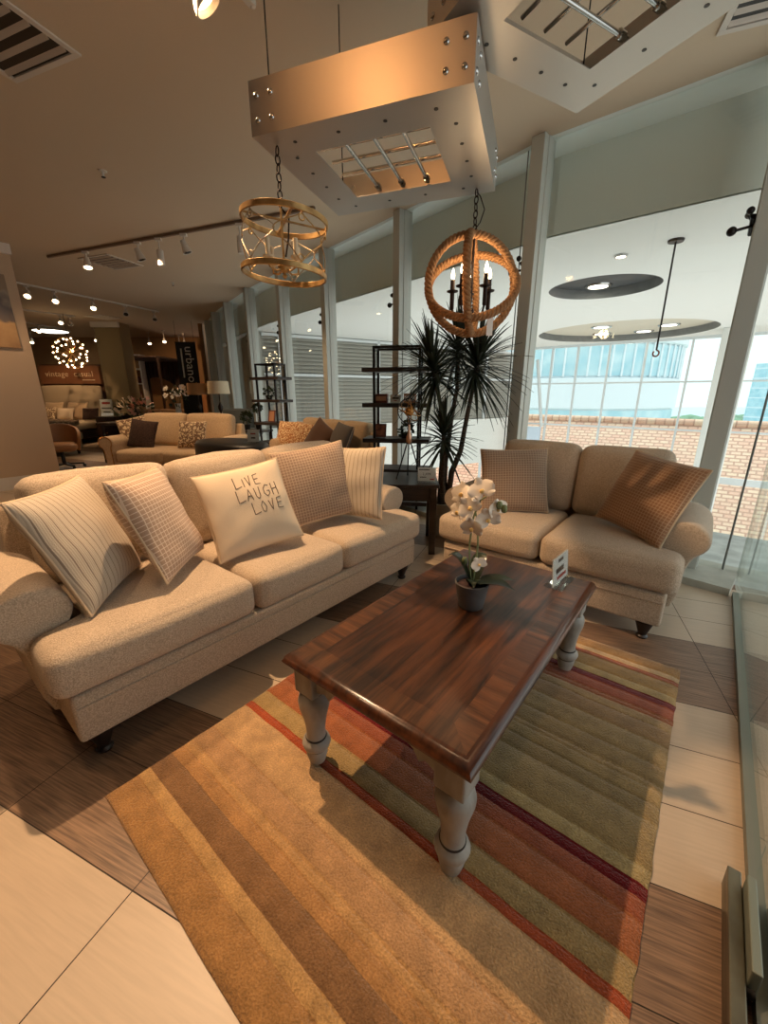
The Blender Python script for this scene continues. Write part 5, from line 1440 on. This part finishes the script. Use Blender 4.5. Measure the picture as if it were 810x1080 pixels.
# ---- bed display under the sign
M_signb = mat('brown_sign_panel', (122,78,48), rough=0.6, var=0.06, scale=6)
M_signt = mat('sign_letter_cream', (206,178,140), rough=0.6)
wall('wall_bed', (-8.12, 12.22), (-7.42, 12.22), -0.5, 0, CZ-0.001, mat('olive_wall_paint', (150,132,98), 0.85), 'olive pillar right of the bed display')
wall('wall_sign_back', (-9.90, 12.23), (-8.13, 12.23), -0.10, 0, 2.14, mat('brown_partition', (92,62,42), 0.7), 'low brown partition behind the bed')
wall('trim_11', (-8.16, 12.20), (-7.38, 12.20), 0.06, CZ-0.14, CZ-0.002, M_trim, 'white crown moulding of the olive pillar')
sg_ = thing('wall_sign', 'brown sign panel reading vintage casual above the bed', 'sign', (-9.0, 12.14, 1.60), 0)
MB().box(-0.86, 0.86, -0.02, 0.07, 0.0, 0.50).build('panel', M_signb, sg_, bevel=0.003, smooth=False)
text_part('lettering', 'vintage', 0.215, M_signt, sg_, Matrix.Translation((-0.36, -0.024, 0.27)) @ Matrix.Rotation(R(90), 4, 'X'), 0.003, 1.08)
text_part('lettering', 'casual', 0.215, M_signt, sg_, Matrix.Translation((0.40, -0.024, 0.27)) @ Matrix.Rotation(R(90), 4, 'X'), 0.003, 1.08)
MB().box(0.34, 0.70, -0.0235, -0.0205, 0.10, 0.125).build('small_print', M_signt, sg_, smooth=False)
bd = thing('bed', 'bed with a pale tall headboard and rumpled throw under the brown sign', 'bed', (-8.98, 11.0, 0), 0)
M_hb = mat('linen_headboard', (186,166,136), rough=0.9, bump=0.15, bscale=120)
mb = MB(); cushion(mb, 0, 1.06, 0.80, 1.70, 0.10, 1.50, r=0.04, wob=0.002, cuts=8); mb.build('headboard', M_hb, bd)
mb = MB(); cushion(mb, 0, 0.0, 0.49, 1.56, 2.0, 0.24, r=0.08, wob=0.006, cuts=10); mb.build('mattress', mat('pale_bedding', (196,176,146), 0.9), bd)
MB().box(-0.80, 0.80, -1.02, 1.02, 0.16, 0.36).build('bed_base', M_esp, bd, smooth=False)
for x in (-0.7, 0.7):
    for y in (-0.9, 0.9): MB().box(x-0.04, x+0.04, y-0.04, y+0.04, 0.001, 0.16).build('leg', M_esp, bd, smooth=False)
mb = MB(); cushion(mb, 0.10, -0.55, 0.60, 1.64, 0.95, 0.14, r=0.06, wob=0.05, cuts=14, crown=(0.0,0.0,0.03)); mb.build('throw_blanket', mat('brown_fleck_throw', (150,130,104), 0.95, rgb2=(86,66,52), scale=16, bump=0.4, bscale=60), bd)
for i, (x, y, s, m_, l_) in enumerate(((-0.48,0.82,0.62,M_fab_dim,'tan pillow at the left of the bed'), (0.20,0.82,0.62,M_fab_dim,'tan pillow at the right of the bed'), (-0.42,0.52,0.46,M_flor,'floral pillow in front at the left of the bed'), (0.02,0.60,0.42,M_cream,'cream pillow in the middle of the bed'), (0.66,0.70,0.42,M_fur,'dark pillow at the right edge of the bed'))):
    make_pillow('throw_pillow', l_, 'pillow', s, s*0.8, 0.16, m_, (-8.98+x, 11.0+y, 0.62+s*0.40), (-0.4, 0.0, 0.1*(i-2)), 'pillows on the bed', n=12, seed=70+i)
make_sofa('pale_bench_sofa', 'pale green grey sofa with its back to the viewer in front of the bed', 1.7, 2, (-7.75, 9.55, 0), R(180-10), mat('sage_cloth', (150,146,124), 0.95, bump=0.2, bscale=140), depth=0.9, back_h=0.84, seed=81)
ns = thing('nightstand', 'dark nightstand right of the bed with a white card on it', 'table', (-7.72, 11.6, 0), 0)
MB().box(-0.27, 0.27, -0.22, 0.22, 0.12, 0.72).build('carcass', M_esp, ns, bevel=0.005, smooth=False)
for z in (0.16, 0.44):
    d_ = MB().box(-0.25, 0.25, -0.235, -0.221, z, z+0.25).build('drawer', M_esp, ns, bevel=0.003, smooth=False); k_ = MB(); k_.ball((0,-0.245,z+0.125), 0.014, 8, 6); k_.build('knob', M_brass, d_)
for x in (-0.24, 0.24):
    for y in (-0.19, 0.19): MB().box(x-0.02, x+0.02, y-0.02, y+0.02, 0.001, 0.12).build('leg', M_esp, ns, smooth=False)
sign_holder('tall white card on the nightstand by the bed', (-7.72, 11.5, 0.721), 0, 0.34, 0.46, [('____', 0.10, 0, 0.36, M_red), ('________', 0.06, 0, 0.22, M_prn), ('_______', 0.05, 0, 0.12, M_prn)], tilt=6, base=0.16)
# ---- swivel tub chair at the end of the partition
tcx = thing('swivel_tub_chair', 'brown swivel tub chair on a black star base beside the left partition', 'chair', (-5.95, 7.42, 0), R(35))
M_tub = mat('caramel_leather', (164,116,74), rough=0.5, bump=0.08, bscale=60)
mb = MB(); n = 28; vs = []
for i in range(n+1):
    a = R(-20) + R(220)*i/n; hgt = 0.50 + 0.30*max(0.0, math.sin(PI*(i/n)))**0.6
    for rr, z in ((0.29, 0.32), (0.335, hgt-0.02), (0.325, hgt), (0.285, hgt), (0.275, hgt-0.02), (0.24, 0.34)):
        vs.append((rr*math.cos(a), rr*math.sin(a), z))
mb.add(vs, [(i*6+k, i*6+(k+1) % 6, (i+1)*6+(k+1) % 6, (i+1)*6+k) for i in range(n) for k in range(6)] + [tuple(range(5, -1, -1)), tuple(n*6+k for k in range(6))]); mb.build('back_shell', M_tub, tcx)
mb = MB(); cushion(mb, 0, -0.03, 0.40, 0.50, 0.50, 0.13, r=0.06, cuts=9); mb.build('seat', M_tub, tcx)
MB().lathe([(0.03,0.07),(0.03,0.33),(0.10,0.335),(0.10,0.345)], 14).build('column', M_black, tcx)
q = MB()
for k in range(5):
    a = 2*PI*k/5 + 0.2; q.bar((0,0,0.085), (0.30*math.cos(a), 0.30*math.sin(a), 0.065), 0.04, 0.025)
q.build('star_base', M_black, tcx, smooth=False)
for k in range(5):
    a = 2*PI*k/5 + 0.2; q = MB(); q.ball((0.30*math.cos(a), 0.30*math.sin(a), 0.029), 0.028, 10, 8); q.build('caster', M_black, tcx)
# ---- sphere chandelier, flush light, banner
sc_ = thing('sphere_chandelier', 'glittering round chandelier of many small bulbs hanging before the brown sign', 'chandelier', (-8.02, 11.0, 2.33), 0)
MB().tube([(0,0,0.0),(0,0,CZ-0.002-2.33)], 0.006, 6).build('stem', M_bronze, sc_)
q = MB(); pts = []
for k in range(40):
    z = 1-2*(k+0.5)/40; a = k*2.399; r_ = math.sqrt(1-z*z); p = Vector((r_*math.cos(a), r_*math.sin(a), z))*0.36; pts.append(p); q.tube([(0,0,0), p], 0.004, 5)
q.ball((0,0,0), 0.05, 10, 8); q.build('spokes', M_brass, sc_)
q = MB()
for k in range(3):
    Mx = Matrix.Rotation(k*PI/3, 4, 'Z') @ Matrix.Rotation(PI/2, 4, 'X'); q.tube([Mx @ Vector((0.38*math.cos(t), 0.38*math.sin(t), 0)) for t in [2*PI*j/40 for j in range(40)]], 0.004, 5, closed=True)
q.build('cage_rings', M_brass, sc_)
M_bulb2 = glow_mat('small_bulb_glow', (1.0, 0.74, 0.44), 10)
for p in pts:
    b_ = MB(); b_.ball(p, 0.021, 8, 6); b_.build('bulb', M_bulb2, sc_)
fl_ = thing('flush_ceiling_light', 'bright round flush light on the ceiling above the sphere chandelier', 'ceiling light', (-10.4, 13.6, CZ), 0)
MB().lathe([(0.46,-0.05),(0.50,-0.04),(0.50,-0.001)], 32).build('rim', M_tw, fl_); MB().lathe([(0.30,-0.075),(0.45,-0.052),(0.45,-0.045)], 32).build('diffuser', glow_mat('flush_light_glow', (1.0,0.92,0.76), 7), fl_)
bn = thing('hanging_banner', 'tall black banner with urbano in pale sideways letters at the end of the glass', 'banner', (-5.52, 12.0, 0.62), R(2))
MB().box(-0.275, 0.275, -0.008, 0.008, 0.0, 2.08).build('cloth', mat('black_banner_cloth', (30,30,32), 0.8), bn, smooth=False)
M_bt = mat('banner_letter', (214,214,206), 0.7)
text_part('lettering', 'urbano', 0.33, M_bt, bn, Matrix.Translation((0.07, -0.010, 1.50)) @ Matrix.Rotation(R(90), 4, 'X') @ Matrix.Rotation(R(-90), 4, 'Z'), 0.001, 1.02)
MB().box(-0.155, -0.115, -0.0105, -0.0085, 1.15, 1.92).build('small_print', M_bt, bn, smooth=False)
q = MB(); q.tube([(-0.29,0,2.085),(0.29,0,2.085)], 0.012, 8); q.tube([(-0.24,0,2.085),(-0.24,0,CZ-0.622)], 0.004, 5); q.tube([(0.24,0,2.085),(0.24,0,CZ-0.622)], 0.004, 5); q.build('hanger', M_dark, bn)
# ---- furniture against the far wall
BWY = 15.395
ds = thing('display_shelf', 'lit white shelf unit with brown objects against the far wall', 'shelf', (-8.95, 15.12, 0), 0)
fr = MB().box(-0.42, -0.38, -0.2, 0.2, 0.001, 2.65).box(0.38, 0.42, -0.2, 0.2, 0.001, 2.65).box(-0.38, 0.38, -0.2, 0.2, 2.61, 2.65); fr.build('frame', M_trim, ds, smooth=False)
for z in (0.1, 0.62, 1.14, 1.66, 2.15): MB().box(-0.38, 0.38, -0.19, 0.19, z, z+0.035).build('shelf', M_trim, ds, smooth=False)
for i, (x, z, h) in enumerate(((-0.2,1.177,0.25),(0.12,1.177,0.3),(-0.15,1.697,0.3),(0.2,1.697,0.22),(0.0,2.187,0.3))):
    v_ = thing('vase', ('squat brown vase at the left of the lower visible shelf', 'tall brown vase at the right of the lower visible shelf', 'tall brown vase at the left of the middle shelf', 'short brown vase at the right of the middle shelf', 'brown vase on the top shelf of the white unit')[i], 'vase', (-8.95+x, 15.08, z), 0, 'vases on the white shelf unit')
    MB().lathe([(0.05,0.0),(0.09,h*0.4),(0.07,h*0.75),(0.035,h*0.9),(0.045,h)], 16).build('body', M_box1 if i % 2 else M_box2, v_)
    MB().lathe([(0.034,h*0.99),(0.046,h*1.0),(0.046,h*1.03),(0.034,h*1.03)], 16).build('rim', M_brass, v_)
cb = thing('canopy_bed', 'dark draped canopy bed against the far wall', 'bed', (-7.75, 14.25, 0), 0)
for x in (-0.72, 0.72):
    for y in (-0.95, 0.95): MB().box(x-0.03, x+0.03, y-0.03, y+0.03, 0.001, 2.45).build('post', M_esp, cb, smooth=False)
M_drape = mat('dark_brown_drape', (58,40,32), rough=0.95)
q = MB(); n = 40; vs = []
for k in range(n+1):
    x = -0.72 + 1.44*k/n
    for z in (2.44, 2.0 - 0.9*abs(k/n-0.2)**1.6*1.1, ): vs.append((x, 0.93+0.03*math.sin(k*1.3), z if z > 2.3 else max(0.9, z-0.1)))
top = len(vs); vs += [(a, b+0.012, c) for a, b, c in vs]
fs = []
for k in range(n): fs += [(k*2, k*2+1, k*2+3, k*2+2), (top+k*2+2, top+k*2+3, top+k*2+1, top+k*2)]
q.add(vs, fs); q.build('drape', M_drape, cb)
q = MB(); q.box(-0.75, 0.75, -0.98, 0.98, 2.42, 2.46); q.build('canopy', M_drape, cb, smooth=False)
mb = MB(); cushion(mb, 0, 0, 0.52, 1.36, 1.84, 0.28, r=0.08, cuts=9, wob=0.02); mb.build('mattress', M_fab_dim, cb)
MB().box(-0.70, 0.70, -0.93, 0.93, 0.2, 0.375).build('bed_base', M_esp, cb, smooth=False)
M_artw = mat('sepia_print', (196,170,130), rough=0.7, rgb2=(120,92,64), scale=9)
frame_thing('picture_frame', 'square sepia print on the far wall right of the canopy bed', 'picture frame', (-7.02, BWY-0.012, 1.95), 0, 0.42, 0.42, M_esp, M_artw, lean=0)
frame_thing('picture_frame', 'tall dark print on the far wall below the sepia print', 'picture frame', (-6.92, BWY-0.012, 1.05), 0, 0.36, 0.78, M_esp, mat('dark_print', (70,56,46), 0.7, var=0.3, scale=8), lean=0)
fd = thing('fan_wall_ornament', 'dark fan shaped ornament on the far ochre wall', 'wall ornament', (-6.25, BWY-0.012, 2.20), 0)
q = MB()
for k in range(3):
    a = PI/2 + 2*PI*k/3; q.prism([(0.02*math.cos(a-1.5),0.02*math.sin(a-1.5)), (0.26*math.cos(a-0.4),0.26*math.sin(a-0.4)), (0.29*math.cos(a),0.29*math.sin(a)), (0.26*math.cos(a+0.4),0.26*math.sin(a+0.4)), (0.02*math.cos(a+1.5),0.02*math.sin(a+1.5))], 'y', -0.015, 0.01)
q.build('blades', M_bronze, fd, smooth=False); MB().lathe([(0.05,-0.02),(0.05,0.02),(0.02,0.03)], 14, M=Matrix.Rotation(R(90),4,'X')).build('hub', M_brass, fd)
ar_ = thing('wardrobe', 'orange brown wooden wardrobe against the far wall', 'wardrobe', (-6.15, 15.05, 0), 0)
M_ow = wood_mat('honey_wood', (150,92,48), (184,120,66), 'Z', rough=0.4)
MB().box(-0.55, 0.55, -0.28, 0.30, 0.06, 1.72).build('carcass', M_ow, ar_, smooth=False)
for s in (-1, 1):
    d_ = MB().box(min(0.01*s,0.53*s), max(0.01*s,0.53*s), -0.30, -0.281, 0.12, 1.68).build('door', M_ow, ar_, bevel=0.004, smooth=False); k_ = MB(); k_.ball((0.06*s,-0.312,0.95), 0.016, 8, 6); k_.build('knob', M_brass, d_)
MB().box(-0.53, 0.53, -0.26, 0.28, 0.001, 0.06).build('plinth', M_esp, ar_, smooth=False)
make_sofa('brown_sofa', 'dim brown sofa in front of the canopy bed at the back', 2.0, 3, (-6.6, 12.15, 0), R(5), mat('dim_brown_cloth', (120,90,64), 0.95), depth=0.9, back_h=0.84, seed=91)
# ---- painting on the left partition
pa = thing('canvas_painting', 'abstract canvas, grey above and ochre below, on the left partition', 'painting', W(-7.777, 1.03, 1.945), ANG + R(90))
M_pt = bpy.data.materials.new('abstract_paint'); M_pt.use_nodes = True; nt = M_pt.node_tree; b = nt.nodes['Principled BSDF']; b.inputs['Roughness'].default_value = 0.8
tc = node(nt, 'ShaderNodeTexCoord'); s = node(nt, 'ShaderNodeSeparateXYZ'); nt.links.new(tc.outputs['Object'], s.inputs[0])
nz = node(nt, 'ShaderNodeTexNoise', Scale=5.0, Detail=6.0); nt.links.new(tc.outputs['Object'], nz.inputs['Vector'])
ma = node(nt, 'ShaderNodeMath', operation='MULTIPLY_ADD'); ma.inputs[1].default_value = 0.5; nt.links.new(nz.outputs['Fac'], ma.inputs[0]); nt.links.new(s.outputs['Z'], ma.inputs[2])
r = node(nt, 'ShaderNodeValToRGB'); nt.links.new(ma.outputs[0], r.inputs['Fac'])
e_ = r.color_ramp.elements; e_[0].position = 0.25; e_[0].color = (*lin((160,122,84)), 1); e_[1].position = 1.1; e_[1].color = (*lin((150,130,108)), 1)
for p_, c_ in ((0.50, (196,158,112)), (0.58, (120,108,100)), (0.80, (96,90,92)), (0.95, (160,146,130))): x_ = e_.new(p_); x_.color = (*lin(c_), 1)
nt.links.new(r.outputs['Color'], b.inputs['Base Color'])
MB().box(-0.48, 0.48, -0.035, -0.001, 0.0, 0.92).build('canvas', M_pt, pa, bevel=0.004, smooth=False)
